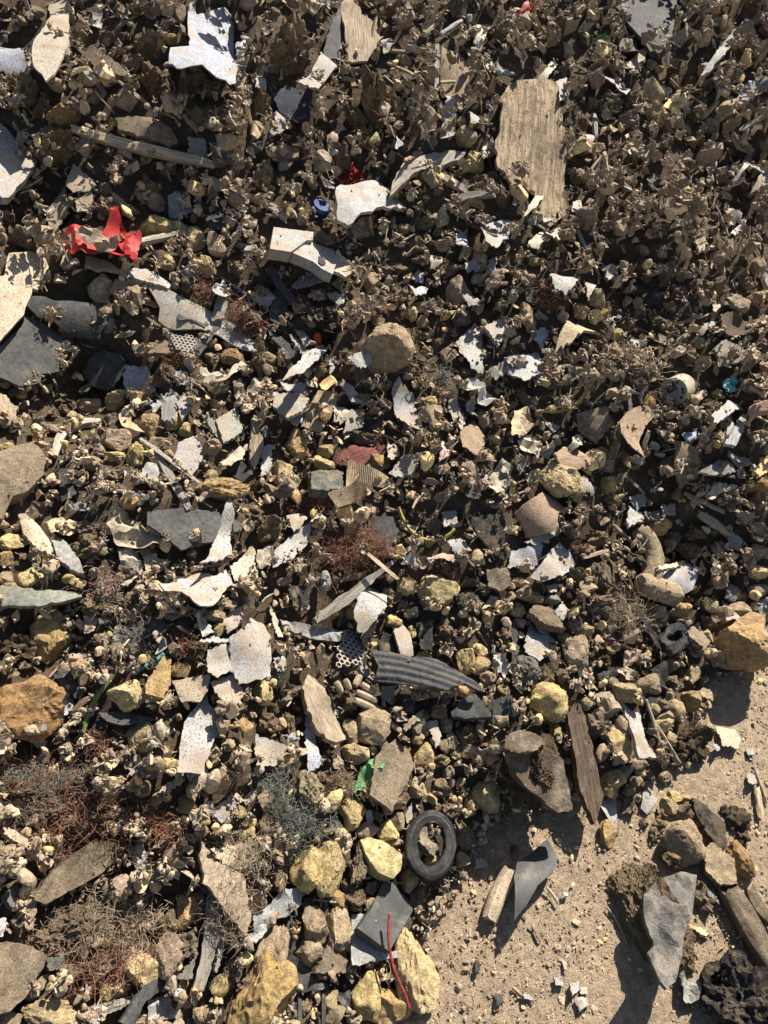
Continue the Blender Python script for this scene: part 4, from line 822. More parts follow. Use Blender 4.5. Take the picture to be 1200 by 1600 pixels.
rocks('G', '65,140,130,72,yl;25,220,64,72,oc;400,80,112,76,tb;420,170,165,140,tb;150,310,122,100,yl;440,430,115,112,tb;245,590,170,225,oc,20;15,715,70,92,gb;510,745,105,68,gb;380,690,46,46,lg;120,715,60,40,gb;585,860,150,140,yl;850,740,92,72,oc;1030,550,62,72,yl;670,1060,142,150,tn;1070,1090,66,60,tn;420,270,60,60,db;100,640,150,110,db;600,300,90,120,gb;600,410,120,70,tb;440,610,50,40,gb;200,1030,70,60,yl;470,1060,50,50,oc;490,1040,30,40,tn;570,1150,60,60,gb;720,1180,120,60,yl;930,960,70,60,tn;700,690,50,40,tn;310,730,70,40,tn;910,650,110,85,db;40,1000,60,50,og;640,660,60,80,gb;990,1130,90,80,tn;900,1120,80,80,gb;1000,490,110,60,tn;30,310,60,60,tn;50,350,90,40,tn')
plate('G', '680,850 690,790 765,675 805,690 800,800 770,870', 'sl', 'oc', 'ochre triangular flat stone below the twisted teal wire', 'ochre triangular stone', t=.25, th=22, lift=.012)
rock_at(42, 1110, 100, 88, 'og', 15, 'big orange stone at the left edge, lower half', 'big orange stone', cuts=6, lump=.1)
tangle('G', 480, 355, 60, 40, 'pk', 70, 'pinkish fibre tuft below the pale crumpled leaf', name='fibre_tuft', cat='fibre'); tangle('G', 590, 470, 110, 45, 'gb', 90, 'brown matted hair-like tuft left of the bright leaf-shaped sheet', name='fibre_tuft', cat='fibre'); tangle('G', 40, 870, 60, 50, 'co', 60, 'reddish fibre tuft on top of the big orange stone'); tangle('G', 490, 1090, 60, 60, 'co', 60, 'reddish fibre tuft left of the watered stone below the green stem'.replace('watered ', 'tan ')); tangle('G', 890, 640, 60, 45, 'co', 80, 'red-brown fibre tuft left of the thin white sliver')
tangle('G', 670, 610, 90, 80, 'gy', 80, 'dark grey frayed threads below the speckled dark grey chip', name='fibre_tuft', cat='fibre')
# ---- tile H: centre, lower middle
plate('H', '750,140 757,150 600,280 450,420 290,520 275,495 400,390 560,280', 'wd', 'wd', 'long weathered plank slanting down left from the yellow hose', 'long slanting plank', t=.2, th=14, lift=.025, crump=.01)
stick('H', '490,210 560,270 630,330', 26, 'tn', label='pale tan stick crossing the long slanting plank', flat=.5, lift=.05, wrap=False)
stick('H', '390,320 500,295', 30, 'br', label='brown stick behind the long slanting plank', lift=.008); stick('H', '380,530 420,430', 40, 'db', flat=.5, label='dark stub under the long slanting plank')
plate('H', '75,270 90,170 200,80 250,60 260,130 180,210', 'sh', 'wh', 'speckled white four-sided shard left of the copper fibre tangle', 'speckled white four-sided shard', t=.35, lift=.015)
plate('H', '455,470 480,380 560,325 610,400 600,460 510,565 480,530', 'sh', 'wh', 'bright white shard below the long slanting plank, centre', 'bright white shard', t=.45, lift=.02)
plate('H', '120,500 240,530 430,550 440,590 380,605 240,590 130,540', 'rb', 'gy', 'ribbed grey tread strip left of the white honeycomb grid', t=.2, th=8, lift=.012, zf=lambda x, y: .035 * np.sign(np.sin(y * 60 + x * 10)))
plate('H', '520,660 620,675 700,690 830,700 920,750 1000,800 1040,840 1030,855 960,820 880,850 760,830 640,810 550,795 565,740', 'rb', 'dg', 'ribbed dark rubber shell with a torn pointed end, centre bottom half', 'ribbed rubber shell', t=.25, th=6, bend=.55, bang=-14, lift=.07, fine=70., crump=.01, zf=lambda x, y: .016 * np.sin((y + .2 * x + .12 * x * x) * 52), smooth=60, name='tread_shell', noun='rubber shell')
plate('H', '210,830 240,760 280,800 320,870 400,1000 415,1070 370,1085 280,1010 230,920', 'bk', 'gb', 'curved rough grey-brown strip left of the ribbed hose fingers', 'curved rough strip', t=.25, th=12, lift=.015, bend=.25, bang=-60)
plate('H', '640,565 680,510 720,570 740,670 690,685 660,620', 'sd', 'lg', 'smooth light grey shard above the ribbed rubber shell', t=.35, th=6, lift=.012, rag=.4); plate('H', '570,620 600,560 640,575 690,680 600,690', 'sl', 'dg', t=-.1); plate('H', '750,520 830,510 830,650 770,640', 'sl', 'dg', 'dark slab right of the smooth light grey shard', t=.0)
plate('H', '540,60 560,20 650,20 680,80 640,190 560,140', 'rb', 'dg', 'black rubber flap left of the yellow hose', 'black rubber flap', t=.1, lift=.012); plate('H', '690,50 760,70 745,100 695,80', 'sd', 'wh', 'small white label beside the yellow hose', t=.4, lift=.02, rag=.2)
plate('H', '890,130 960,120 1010,180 950,215 930,195', 'sh', 'wh', 'white curled sheet right below the yellow hose', t=.45, lift=.012); plate('H', '800,215 880,205 960,200 1000,215 930,235 850,230', 'sh', 'pk', 'pinkish curved rim under the white curled sheet', t=.45)
plate('H', '1000,30 1160,0 1170,60 1165,230 1120,200 1040,110', 'bd', 'dg', 'rough dark grey three-sided plate right of the yellow hose', 'rough dark grey plate', t=.2, mat='clod', th=7, lift=.01)
plate('H', '915,930 960,880 1030,845 1080,920 1110,960 1000,970 920,960', 'rb', 'dg', 'folded black rubber lump right below the ribbed rubber shell', 'folded black rubber', t=.2, th=24, crump=.15, lift=.01); plate('H', '1110,880 1140,870 1200,860 1200,950 1140,960 1110,1000', 'rb', 'dg', t=.2)
plate('H', '230,960 265,970 280,1130 300,1190 230,1230 220,1100', 'sh', 'wb', 'white rounded pipe shard left of the yellow stones, lower centre', t=.2, bend=.7, bang=85, lift=.01); plate('H', '790,990 840,980 870,1050 845,1110 820,1050', 'sh', 'wh', 'white speckled sliver among stones, below the ribbed shell', t=.4)
stick('H', '625,985 675,1030', 30, 'cr', label='cream rod stub among stones below the ribbed shell', rough=.05, mat='plastic', jag=.1); plate('H', '1050,470 1100,390 1140,405', 'sd', 'lg', t=.35); plate('H', '1110,680 1150,670 1190,720 1170,770 1120,760', 'fm', 'lg', t=.35, crump=.25)
plate('H', '-10,480 40,510 75,600 75,700 40,770 -10,740', 'sh', 'wh', t=.35); plate('H', '80,680 140,680 145,740 100,750', 'sh', 'lg', t=.3); plate('H', '0,1040 150,1100 90,1190 0,1200', 'sh', 'lg', 'light grey sheet left of the white rounded pipe shard', t=.3)
plate('H', '690,1000 800,910 770,970 700,1030', 'bk', 'gb', t=.3); plate('H', '0,190 60,155 85,190 70,250 0,270', 'lf', 'cr', t=.4); plate('H', '140,20 190,0 240,40 180,80', 'sh', 'cr', t=.4); plate('H', '150,340 260,350 240,460 170,440', 'sl', 'dg', t=0); plate('H', '585,820 660,810 640,900 590,880', 'sh', 'wb', t=.0)
plate('H', '670,850 750,860 740,940 690,920', 'sl', 'dg', t=-.1); plate('H', '60,440 90,480 125,590 100,590', 'sh', 'cr', t=.35); plate('H', '1080,270 1180,260 1200,340 1150,370 1090,350', 'sl', 'gb', t=.2); plate('H', '790,20 870,30 860,130 800,80', 'bk', 'db', t=.1); plate('H', '870,0 940,-10 945,50 880,70', 'sd', 'lg', t=.35)
plate('H', '1040,0 1060,10 1160,180 1130,190', 'sh', 'lg', t=.3); plate('H', '370,0 450,-20 460,50 400,40', 'cb', 'tn', t=.2); plate('H', '480,680 560,770 540,790 490,760', 'rb', 'gy', t=.2); plate('H', '500,560 560,490 580,500 540,580 500,600', 'bk', 'gb', t=.3)
plate('O', '588,1180 617,1155 640,1170 648,1195 630,1235 610,1270 577,1243', 'sl', 'gb', 'flat grey-brown slab with a green scrap at its edge, lower centre', 'flat grey-brown slab', t=.35, th=9, lift=.012)
plate('O', '549,1232 558,1222 568,1196 580,1186 594,1184 601,1198 592,1212 578,1222 565,1236 552,1240', 'fm', 'gn', 'crumpled bright green film at the edge of the flat grey-brown slab', 'green film', t=.35, lift=.022, crump=.2, fine=12.)
cable('H', '655,-5 672,50 690,85 730,125 800,150 860,140 905,110 920,85', 17, 'ye', 'bright yellow hose curving below the ribbed cardboard loop', lm='yellow hose', name='hose', cat='hose', lift=.02)
rock_at(400 + 850 / 3, 800 + 380 / 3, 64, 62, 'yl', -15, 'yellow rock right of the bright white shard, centre', 'yellow rock', kind='stone', cuts=9)
rocks('H', '705,350,95,82,yl;655,400,66,56,br;725,465,78,76,dg;980,700,92,122,yl;1050,720,100,82,yl;1050,650,76,66,yl;30,850,95,112,yl;465,1135,132,92,yl;550,990,160,185,tn;785,1140,94,110,yl;990,1055,104,112,tb;920,1070,64,82,tn;855,935,84,74,tb;760,1010,60,70,tn;895,1000,66,72,tn;885,560,122,130,br;645,510,82,60,yl;1085,780,84,70,tn;785,672,78,50,oc;1035,215,74,82,tn;910,290,104,112,gb;1000,330,86,54,br;60,80,142,140,tb;130,325,74,52,tn;60,990,104,92,br;130,1170,94,74,tn;990,420,110,120,dg;1090,490,60,80,yl;1160,580,90,90,tb;1140,450,60,50,oc;760,1060,60,60,yl;440,750,110,70,tb;360,760,70,60,br;440,890,90,100,tb;340,910,60,80,tb;450,1030,90,120,tn;600,1100,60,60,tb;560,640,60,60,yl;730,560,50,60,yl;1160,840,60,60,tn;1150,980,70,60,tn;880,1100,60,70,tn;1000,1120,110,70,tn;1040,1150,60,60,yl;870,1170,80,60,tb;1100,1100,80,80,tb;700,1150,50,60,tn;160,1000,60,110,br;170,840,100,70,br;160,560,60,50,tn;210,270,60,60,tn;960,560,60,70,br;960,840,80,60,oc;840,850,60,40,yl;840,715,90,50,tn;690,440,60,60,gb;620,380,60,50,tn;440,470,60,70,oc;900,620,80,60,br;1060,360,80,60,dg;330,1120,80,60,db;940,1130,60,60,tn;780,960,60,60,gb;1140,320,60,80,tb;80,920,50,50,br')
tangle('H', 380, 195, 110, 75, 'co', 260, 'big copper-coloured fibre tangle left of centre, above the slanting plank', lm='copper tangle'); tangle('H', 550, 165, 70, 75, 'co', 140, 'copper-coloured fibre tangle right of the biggest one, by the black flap'); tangle('H', 200, 10, 80, 30, 'co', 60, 'copper-coloured wisps above the speckled four-sided shard'); tangle('H', 110, 780, 50, 50, 'gg', 80, 'greenish grey fluff above the pale yellow stone, lower left', name='fibre_tuft', cat='fibre')
# white honeycomb grid, every web a real hole
P_, n_, X_, Y_, v_ = plane_frame(400 + 437 / 3, 800 + 645 / 3, .45, lift=.02)
def honey(poly, pitch_px, webf, th, P_, n_, X_, Y_):
    q = np.array(poly); mp = np.linalg.norm(P_ - CAM) / FOC; pit = pitch_px * mp
    w3 = unproj(q, P_, n_); uv = np.stack([(w3 - P_) @ X_, (w3 - P_) @ Y_], 1)
    lo, hi = uv.min(0), uv.max(0); V = []; F = []
    def inside(p):
        c = False
        for a, b in zip(uv, np.roll(uv, -1, 0)):
            if (a[1] > p[1]) != (b[1] > p[1]) and p[0] < (b[0] - a[0]) * (p[1] - a[1]) / (b[1] - a[1]) + a[0]: c = not c
        return c
    row = 0; y = lo[1]
    while y < hi[1]:
        x = lo[0] + (pit / 2 if row % 2 else 0)
        while x < hi[0]:
            if inside((x, y)):
                k = len(V); an = np.arange(6) * np.pi / 3 + np.pi / 6; an2 = np.arange(6) * np.pi / 3 + np.pi / 6
                ro, ri = pit / math.sqrt(3) * 1.0, pit / math.sqrt(3) * webf
                for r, z in ((ro, 0), (ri, 0), (ri, -th), (ro, -th)):
                    for t in an: V.append((x + r * math.cos(t), y + r * math.sin(t), z))
                for l in range(4):
                    for i in range(6):
                        a, b, c, d = k + l * 6 + i, k + l * 6 + (i + 1) % 6, k + ((l + 1) % 4) * 6 + (i + 1) % 6, k + ((l + 1) % 4) * 6 + i
                        F += [(a, c, b), (a, d, c)]
            x += pit
        y += pit * math.sqrt(3) / 2; row += 1
    return np.array(V), np.array(F)[:, ::-1]
M_ = mat4(P_, X_, Y_, n_)
V, F = honey(pts('H', '375,730 380,650 440,555 492,595 500,700 450,715'), 9.2, .68, .004, P_, n_, X_, Y_)
o = link('honeycomb_grid', mesh_np('honeycomb_grid', V, F), 'plastic', M_, PAL['wh'][0]); foot(M_, V, F)
reg(o, 545, 1012, 55, 'white honeycomb grid with hexagonal holes above the ribbed hose fingers', 'grid', None, 'white', 'grid', 'honeycomb grid')
P_, n_, X_, Y_, v_ = plane_frame(285, 535, .2, lift=.02)
V, F = honey(pts('D', '790,385 830,370 900,375 930,420 890,480 840,440'), 6.2, .62, .003, P_, n_, X_, Y_); M_ = mat4(P_, X_, Y_, n_)
o = link('perforated_mesh', mesh_np('perforated_mesh', V, F), 'plastic', M_, PAL['gy'][0]); foot(M_, V, F)
reg(o, 285, 535, 45, 'small grey perforated mesh below the long light grey wedge', 'mesh', None, 'grey', 'mesh', 'perforated mesh')
# ribbed hose fingers
P_ = hit(400 + 490 / 3, 800 + 870 / 3); hose = empty('ribbed_hose', P_)
for s_ in ('450,890 540,930', '455,850 550,892', '478,812 540,855', '420,840 400,790', '380,850 355,800', '445,820 470,775'):
    stick('H', s_, 34, 'gb', name='rib', mat='rubber', rough=.02, jag=0, taper=.3, lift=.014, parent=hose, n=9)
reg(hose, 560, 1085, 60, 'grey ribbed hose piece with finger-like ribs below the ribbed rubber shell', 'hose', None, 'grey', 'hose', 'ribbed hose')
# ribbed cardboard loop: a folded ribbon
P_, n_, X_, Y_, v_ = plane_frame(560, 765, .0, lift=.015)
f2 = lambda s: np.array([[490 + float(a.split(',')[0]) / 7.5, 700 + float(a.split(',')[1]) / 7.5] for a in s.split()])
def ribbon(top, bot, lift_t, lift_b, n=60, th=.002, ridge=.0006):
    A = unproj(top, P_, n_) + np.outer(lift_t, n_); B = unproj(bot, P_, n_) + np.outer(lift_b, n_)
    A = smooth_path(A, n); B = smooth_path(B, n); m = 5
    V = np.concatenate([A + (B - A) * j / (m - 1) for j in range(m)]); F = []
    N = np.cross(np.gradient(A, axis=0), B - A); N /= np.linalg.norm(N, axis=1)[:, None] + 1e-12
    rz = ridge * np.cos(np.arange(n) * np.pi)[:, None] * N
    V = V + np.tile(rz, (m, 1)); k = len(V); V = np.vstack([V, V - np.tile(N * th, (m, 1))])
    for j in range(m - 1):
        for i in range(n - 1):
            a, b, c, d = j * n + i, j * n + i + 1, (j + 1) * n + i + 1, (j + 1) * n + i
            F += [(a, b, c), (a, c, d), (a + k, c + k, b + k), (a + k, d + k, c + k)]
    ed = [(j * n, (j + 1) * n) for j in range(m - 1)] + [(j * n + n - 1, (j + 1) * n + n - 1) for j in range(m - 1)] + [(i, i + 1) for i in range(n - 1)] + [((m - 1) * n + i, (m - 1) * n + i + 1) for i in range(n - 1)]
    for a, b in ed: F += [(a, b, b + k), (a, b + k, a + k)]
    return V, np.array(F)
loop = empty('cardboard_loop', P_)
Mi = np.array(loop.matrix_world)[:3, 3]
for tp, bt, lt, lb in (('930,400 750,310 500,230 400,195 375,280', '935,490 760,470 590,420 500,395 365,500', [.005, .015, .02, .02, .012], [.008, .005, .002, .005, .008]),
                       ('500,390 430,480 300,545 120,560', '540,560 480,640 400,690 260,740', [.03, .03, .025, .02], [.004, .006, .012, .016]),
                       ('245,780 340,690 430,690', '300,840 400,870 480,860', [.012, .01, .006], [.0, .0, -.002]), ('530,480 600,500 630,540', '480,640 540,640 600,580', [.012, .01, .008], [.0, .0, .0])):
    V, F = ribbon(f2(tp), f2(bt), np.array(lt), np.array(lb)); V = V - Mi
    link('ribbed_band', mesh_np('ribbed_band', V, F), 'paper', None, (.46, .36, .22), loop); foot(loop.matrix_world, V, F)
reg(loop, 558, 765, 105, 'folded loop of ribbed beige cardboard at the centre', 'cardboard', None, 'beige', 'cardboard', 'ribbed cardboard loop')
# ---- tile I: right, lower middle
elbow_p = [('545,85 600,135 632,215 622,300 590,370', 88), ('555,350 600,365 660,385 735,412', 100)]
pe = empty('pipe_elbow', hit(800 + 620 / 3, 800 + 300 / 3))
for (s_, w_), c_ in zip(elbow_p, ('tn', 'tn')):
    stick('I', s_, w_, c_, name='pipe_arm', mat='stone', rough=.035, jag=.1, taper=.35, tpow=9, lift=.012, sides=20, n=22, parent=pe)
V, F = ICO[2]; 
reg(pe, 1007, 895, 120, 'bent tan pipe elbow caked with earth, right side', 'pipe', None, 'tan', 'pipe', 'bent pipe elbow')
plate('I', '680,285 760,258 830,240 862,300 842,365 735,425 700,370', 'sh', 'wb', 'bluish white half pipe shard right of the bent pipe elbow', 'white half pipe', t=.15, bend=.5, bang=10, th=5, lift=.03, rag=.5)
plate('I', '688,270 690,250 760,240 820,224 832,240 760,262', 'bd', 'tn', 'tan broken edge strip on top of the bluish white half pipe', t=.4, lift=.03)
rock_at(800 + 1070 / 3, 800 + 620 / 3, 82, 78, 'oc', 12, 'big ochre-brown rock casting a shadow on the bare ground, right edge', 'big ochre-brown rock', cuts=8, sink=.15, depth=1.0)
plate('I', '0,180 140,150 145,210 100,270 -20,260', 'sh', 'wb', 'bluish dirty plate right of the yellow rock', t=.25); plate('I', '95,300 150,220 220,140 310,235 250,290 150,325', 'sh', 'wh', 'dirty white jagged plate left of the bent pipe elbow', 'dirty white jagged plate', t=.4)
plate('I', '60,600 90,520 180,620 190,660 130,700 70,650', 'sh', 'wh', 'white shards stacked above the speckled grey roll', t=.4); plate('I', '110,540 150,530 210,620 180,610', 'sh', 'wb', t=.35)
plate('O', '883,1093 910,1093 917,1130 932,1195 943,1243 930,1288 918,1262 905,1230 893,1150', 'wd', 'db', 'dark upright wood plank beside the pale yellow broken rock, lower right', 'dark upright plank', t=.25, th=16, lift=.015, crump=.008)
blk = empty('earth_block', np.array([*hit(838, 1215)[:2], 0]))
rock_at(826, 1200, 92, 110, 'db', -28, kind='clod', name='earth_body', parent=blk, cuts=9, lump=.08, rough=.10, sink=.15, depth=.75)
plate('O', '798,1176 815,1158 838,1150 862,1172 880,1188 888,1226 894,1264 872,1270 846,1246 820,1226 804,1206', 'sl', 'db', name='split_face', parent=blk, t=.1, th=26, lift=.085, rag=2.0, mat='slate', crump=.05, carve=False)
plate('O', '790,1150 812,1140 836,1146 852,1160 836,1172 806,1176 788,1170', 'sl', 'db', name='split_face', parent=blk, t=.3, th=16, lift=.09, rag=1.8, mat='slate', crump=.05, carve=False)
reg(blk, 838, 1212, 130, 'large dark brown earth block casting a wide shadow on the ground', 'earth block', None, 'dark brown', 'block', 'large dark brown block')
rock_at(800 + 165 / 3, 800 + 892 / 3, 62, 60, 'yl', 5, 'pale yellow broken rock above the large dark brown block', 'pale yellow broken rock', cuts=9)
plate('I', '515,890 560,930 600,950 620,1060 680,1150 600,1150 570,1060', 'bd', 'lg', 'light grey lath among twigs right of the dark upright plank', 'light grey lath by twigs', t=.35, lift=.01)
stick('I', '605,880 690,1150', 14, 'bg', label='thin pale twig left of its parallel neighbour, lower right', lift=.015); stick('I', '630,960 760,1170', 16, 'gb', label='grey-brown twig right of the thin pale twig, lower right', lift=.012)
for s_, w_, c_, l_ in (('560,450 660,650', 40, 'bk', 'black stick below the foot of the bent pipe elbow'), ('400,590 545,650', 18, 'mr', 'red-brown twig left of the black crumpled ring'), ('495,605 580,560', 22, 'bg', None), ('860,0 940,50 1010,100', 40, 'wd', 'grey-brown strip near the right edge above the white shard'), ('320,220 435,185', 20, 'bg', None), ('450,60 540,140', 20, 'gb', None), ('1050,0 1090,40 1110,0', 34, 'gb', None), ('450,160 520,220', 14, 'gb', None)):
    stick('I', s_, w_, c_, label=l_, lift=.008)
plate('I', '1000,80 1080,130 1080,165 1020,160', 'sh', 'wh', 'white shard near the right edge above the ochre-brown rock', t=.5); plate('I', '990,400 1040,450 1080,500 1010,500', 'sh', 'wh', t=.45); plate('I', '820,560 870,520 930,610 900,650', 'sl', 'bg', 'beige flat stone right of the black crumpled ring', t=.35)
plate('I', '860,850 900,820 970,840 940,885', 'sl', 'tn', 'flat tan stone lying out on the ground below the ochre-brown rock', t=.3, lift=.015); plate('I', '950,1000 1000,1010 1080,1040 1060,1110 990,1090', 'cb', 'bg', 'dusty beige scrap half buried in the ground at the right', t=.5)
plate('I', '80,465 110,430 180,445 215,490 250,550 150,520', 'sl', 'tb', 'tan wedge stone above the white stacked shards', t=.3, th=26, lift=.01); plate('I', '20,1020 130,1100 150,1160 40,1140', 'sl', 'br', t=.3)
plate('I', '830,180 900,170 860,240 900,300 850,280', 'lf', 'bg', t=.35); plate('I', '780,150 860,140 900,200 830,230 790,200', 'sl', 'db', t=-.1); plate('I', '940,240 1040,220 1050,290 960,320', 'lf', 'gb', t=.2); plate('I', '1070,170 1140,180 1130,250 1080,240', 'lf', 'br', t=.2)
plate('I', '540,440 570,440 610,490 590,500', 'sh', 'wh', t=.5); plate('I', '200,470 240,410 270,480 240,510', 'sd', 'lg', t=.25); plate('I', '390,850 460,840 470,865 400,870', 'sd', 'gy', t=.3); plate('I', '1140,420 1200,400 1200,470 1160,480', 'fm', 'gy', t=.3); plate('I', '1150,540 1200,530 1200,560 1160,560', 'sd', 'gy', t=.4)
plate('I', '680,210 740,215 735,235 690,240', 'sh', 'yl', t=.4); plate('I', '330,740 380,730 385,830 350,830', 'lf', 'tn', t=.3); plate('I', '480,740 560,720 600,770 530,790', 'lf', 'bg', t=.35); plate('I', '0,500 20,500 35,640 0,700', 'rb', 'dg', t=.1); plate('I', '160,345 220,340 210,370 170,375', 'sh', 'wh', t=.5); plate('I', '940,1090 985,1090 960,1130', 'pp', 'wh', t=.5)
plate('I', '1095,1110 1130,1100 1140,1140 1110,1140', 'sd', 'gy', t=.4); plate('I', '1000,400 1020,330 1060,350 1080,400 1040,420', 'bk', 'gy', t=.2); plate('I', '620,0 700,-10 690,40 640,40', 'sl', 'gy', t=.2); plate('I', '540,-20 620,0 620,50 550,60', 'bk', 'lg', t=.3)
plate('I', '60,140 230,50 235,90 130,150', 'sh', 'lg', 'light grey flat strip under the rough dark grey plate, right of centre', t=.3)
rocks('I', '680,60,125,95,oc;300,660,122,165,tn;115,405,72,60,tn;185,410,82,52,lg;60,380,84,72,tn;500,1080,100,165,yl,28;630,815,122,92,tn;465,910,92,110,tn;840,890,84,92,oc;760,930,94,100,tn;205,1030,52,72,yl;165,1065,54,50,yl;530,850,112,92,tn;965,680,84,82,tn;840,1080,180,165,db;770,465,135,72,oc;670,465,112,92,tn;985,480,92,76,tn;1075,465,86,82,tn;930,520,84,54,tb;1150,80,80,66,tn;1150,190,80,70,tn;1155,280,84,70,yl;1150,370,80,60,tn;1060,390,70,70,tb;310,310,90,110,tb;420,440,130,110,tb;420,300,110,140,tb;520,490,90,70,tb;400,1000,120,130,tb;690,900,100,60,gb;740,720,80,60,tn;850,760,66,90,tn;900,790,50,50,tb;760,800,80,60,gb;710,970,90,80,tn;660,930,60,60,tn;520,1010,80,100,tn;350,900,60,60,tn;700,1000,110,60,yl;740,1060,60,60,tn;330,180,120,70,tb;400,130,110,80,tb;740,150,60,60,tn;900,590,70,80,tn;30,460,70,70,tn;35,520,60,50,tn;160,760,70,100,br;30,580,50,50,tb;280,960,70,60,tn;420,960,60,90,tn;430,1040,60,60,tb;780,1150,70,60,tb;590,1180,80,50,tn;180,980,60,60,gb;90,960,70,60,db;820,420,60,60,gb;890,430,80,60,gb;760,120,70,60,gb;860,90,90,80,br;960,160,60,60,tb;40,330,80,50,yl;640,530,80,70,br;400,620,60,50,tb;340,560,90,60,tn;610,690,60,50,tn;690,520,80,50,tb;560,790,60,50,tb;430,700,70,60,db;470,800,60,50,tn;800,520,80,60,tn;860,650,60,60,tb;240,590,60,50,tb')
rock_at(800 + 65 / 3, 800 + 742 / 3, 46, 42, 'lg', -25, 'rough speckled grey roll left of the tan stone, below the white stacked shards', name='fibre_roll', cat='roll', kind='clod', cuts=0, lump=.06, rough=.06, sink=.2)
def torus_obj(px, py, rxp, ryp, tube_px, colr, name, label, cat, mat='rubber', t=.25, side=0., flat=.6, lump=0., ang=0, lift=.01, lm=None, parts=None, sizepx=None, n=64, m=12):
    P, n_, X, Y, v = plane_frame(px, py, t, side, lift)
    mp = np.linalg.norm(P - CAM) / FOC
    c = unproj(np.array([[px, py]]), P, n_)[0]
    ex = unproj(np.array([[px + rxp, py]]), P, n_)[0] - c; ey = unproj(np.array([[px, py - ryp]]), P, n_)[0] - c
    W = Waves(nseed(), 20, 1, 4); V = []; F = []
    for i in range(n):
        a = 2 * np.pi * i / n + R(ang); d = ex * math.cos(a) + ey * math.sin(a); dn = nrm(d)
        for j in range(m):
            b = 2 * np.pi * j / m; rr = tube_px * mp / 2 * (1 + lump * W(np.array([[math.cos(a) * 2 + math.cos(b), math.sin(a) * 2 + math.sin(b), j * .1]]))[0])
            cb, sb = math.cos(b), math.sin(b); cb = np.sign(cb) * abs(cb) ** .6; sb = np.sign(sb) * abs(sb) ** .6
            V.append(d * (1 - tube_px * mp / 2 / np.linalg.norm(d)) + dn * rr * cb + n_ * rr * sb * flat)
            k, k2 = i * m + j, ((i + 1) % n) * m + j; k3, k4 = i * m + (j + 1) % m, ((i + 1) % n) * m + (j + 1) % m
            F += [(k, k2, k4), (k, k4, k3)]
    V = np.array(V); F = np.array(F)
    root = empty(name, c)
    link('ring_body', mesh_np('ring_body', V, F, True, 45), mat, None, PAL[colr][0], root); foot(root.matrix_world, V, F)
    reg(root, px, py, 2 * max(rxp, ryp), label, cat, None, PAL[colr][1], 'ring', lm)
    return root, c, ex, ey, n_, mp
torus_obj(800 + 755 / 3, 800 + 600 / 3, 23, 23, 17, 'bk', 'rubber_ring', 'black crumpled rubber ring below the foot of the bent pipe elbow', 'ring', lump=.35, flat=1.0, lm='black crumpled ring', t=.2)
plate('I', '640,760 700,700 770,720 780,800 720,840 650,820', 'rb', 'bk', 'black crumpled rubber below the black crumpled ring', t=.2, crump=.25, th=10); plate('I', '400,760 470,730 490,770 430,800', 'rb', 'bk', t=.2, crump=.2); plate('I', '640,870 700,860 715,920 660,940', 'sl', 'dg', t=.2)
tangle('I', 260, 180, 60, 40, 'mr', 50, 'red-brown fibre tuft on top of the dirty white jagged plate'); tangle('I', 470, 470, 110, 80, 'gb', 120, 'brown matted earth fibres left of the bent pipe elbow foot', name='fibre_tuft', cat='fibre')
# ---- tile J: bottom left
plate('J', '150,610 250,480 440,340 560,340 575,400 470,500 320,580 210,640', 'sl', 'gb', 'big dark grey-brown slab under the copper fibre mound, bottom left', 'dark slab under copper mound', t=.1, th=30, lift=.015, mat='clod')
plate('J', '15,270 70,290 255,440 240,465 90,360 20,310', 'bd', 'gb', 'narrow grey board edge left of the copper fibre mound', t=.3, th=14, lift=.02); plate('J', '-40,340 10,345 50,400 45,500 -10,590 -40,590', 'sl', 'bg', 'tan-grey slab at the left edge below the copper fibre mound', t=.3, th=20)
plate('J', '-60,810 130,830 220,880 210,920 130,1060 50,1140 -60,1160', 'sl', 'gb', 'large flat beige-grey slab in the bottom left corner', 'large flat corner slab', t=.3, th=28, lift=.02)
plate('J', '975,620 1040,640 1030,800 960,1030 910,1120 890,1090 940,900', 'wd', 'wd', 'weathered split plank, upright, left of the tan stones at the bottom', 'weathered split plank', t=.25, th=18, lift=.02, crump=.01); plate('J', '1045,740 1075,745 1050,850 1015,960 1005,940', 'wd', 'wd', t=.25, lift=.012)
plate('J', '480,960 500,900 620,740 690,655 700,680 620,790 520,920', 'wd', 'wd', 'long grey split stick pointing up right among red fibres, bottom left', t=.3, th=9, lift=.015); plate('J', '390,1130 620,1065 640,1090 520,1150 430,1170', 'wd', 'wd', 'grey split wood lying flat near the bottom left edge', t=.3, th=14, lift=.015)
plate('J', '560,1190 640,1060 700,990 780,990 770,1030 680,1090 620,1220', 'rb', 'dg', 'dark curved strip above a pale stone at the bottom edge, left', t=.2, bend=.5, bang=55, th=10, lift=.015)
plate('J', '820,990 920,880 900,990', 'sl', 'gy', 'grey three-cornered slab left of the weathered split plank', t=.25); plate('J', '535,890 600,850 680,810 660,880 590,905', 'sh', 'cr', 'cream shell-like shard above the bright yellow stone, bottom left', t=.4, lift=.012); plate('J', '120,1080 190,980 235,960 200,1040 150,1090', 'sl', 'bg', t=.3); plate('J', '215,890 300,880 310,940 230,950', 'sl', 'gg', t=.3)
plate('J', '-20,700 30,705 40,730 10,790 -20,800', 'sh', 'wh', t=.35); plate('J', '20,600 80,540 120,590 60,660', 'sl', 'gy', t=.2); plate('J', '1120,800 1200,760 1240,700 1290,720 1200,820', 'pp', 'wh', t=.4); plate('J', '860,20 960,-20 1000,60 900,90', 'sh', 'lg', 'light grey plate below the long pale white plate', t=.35); plate('J', '920,60 1010,20 1000,80 940,90', 'sh', 'wh', t=.35)
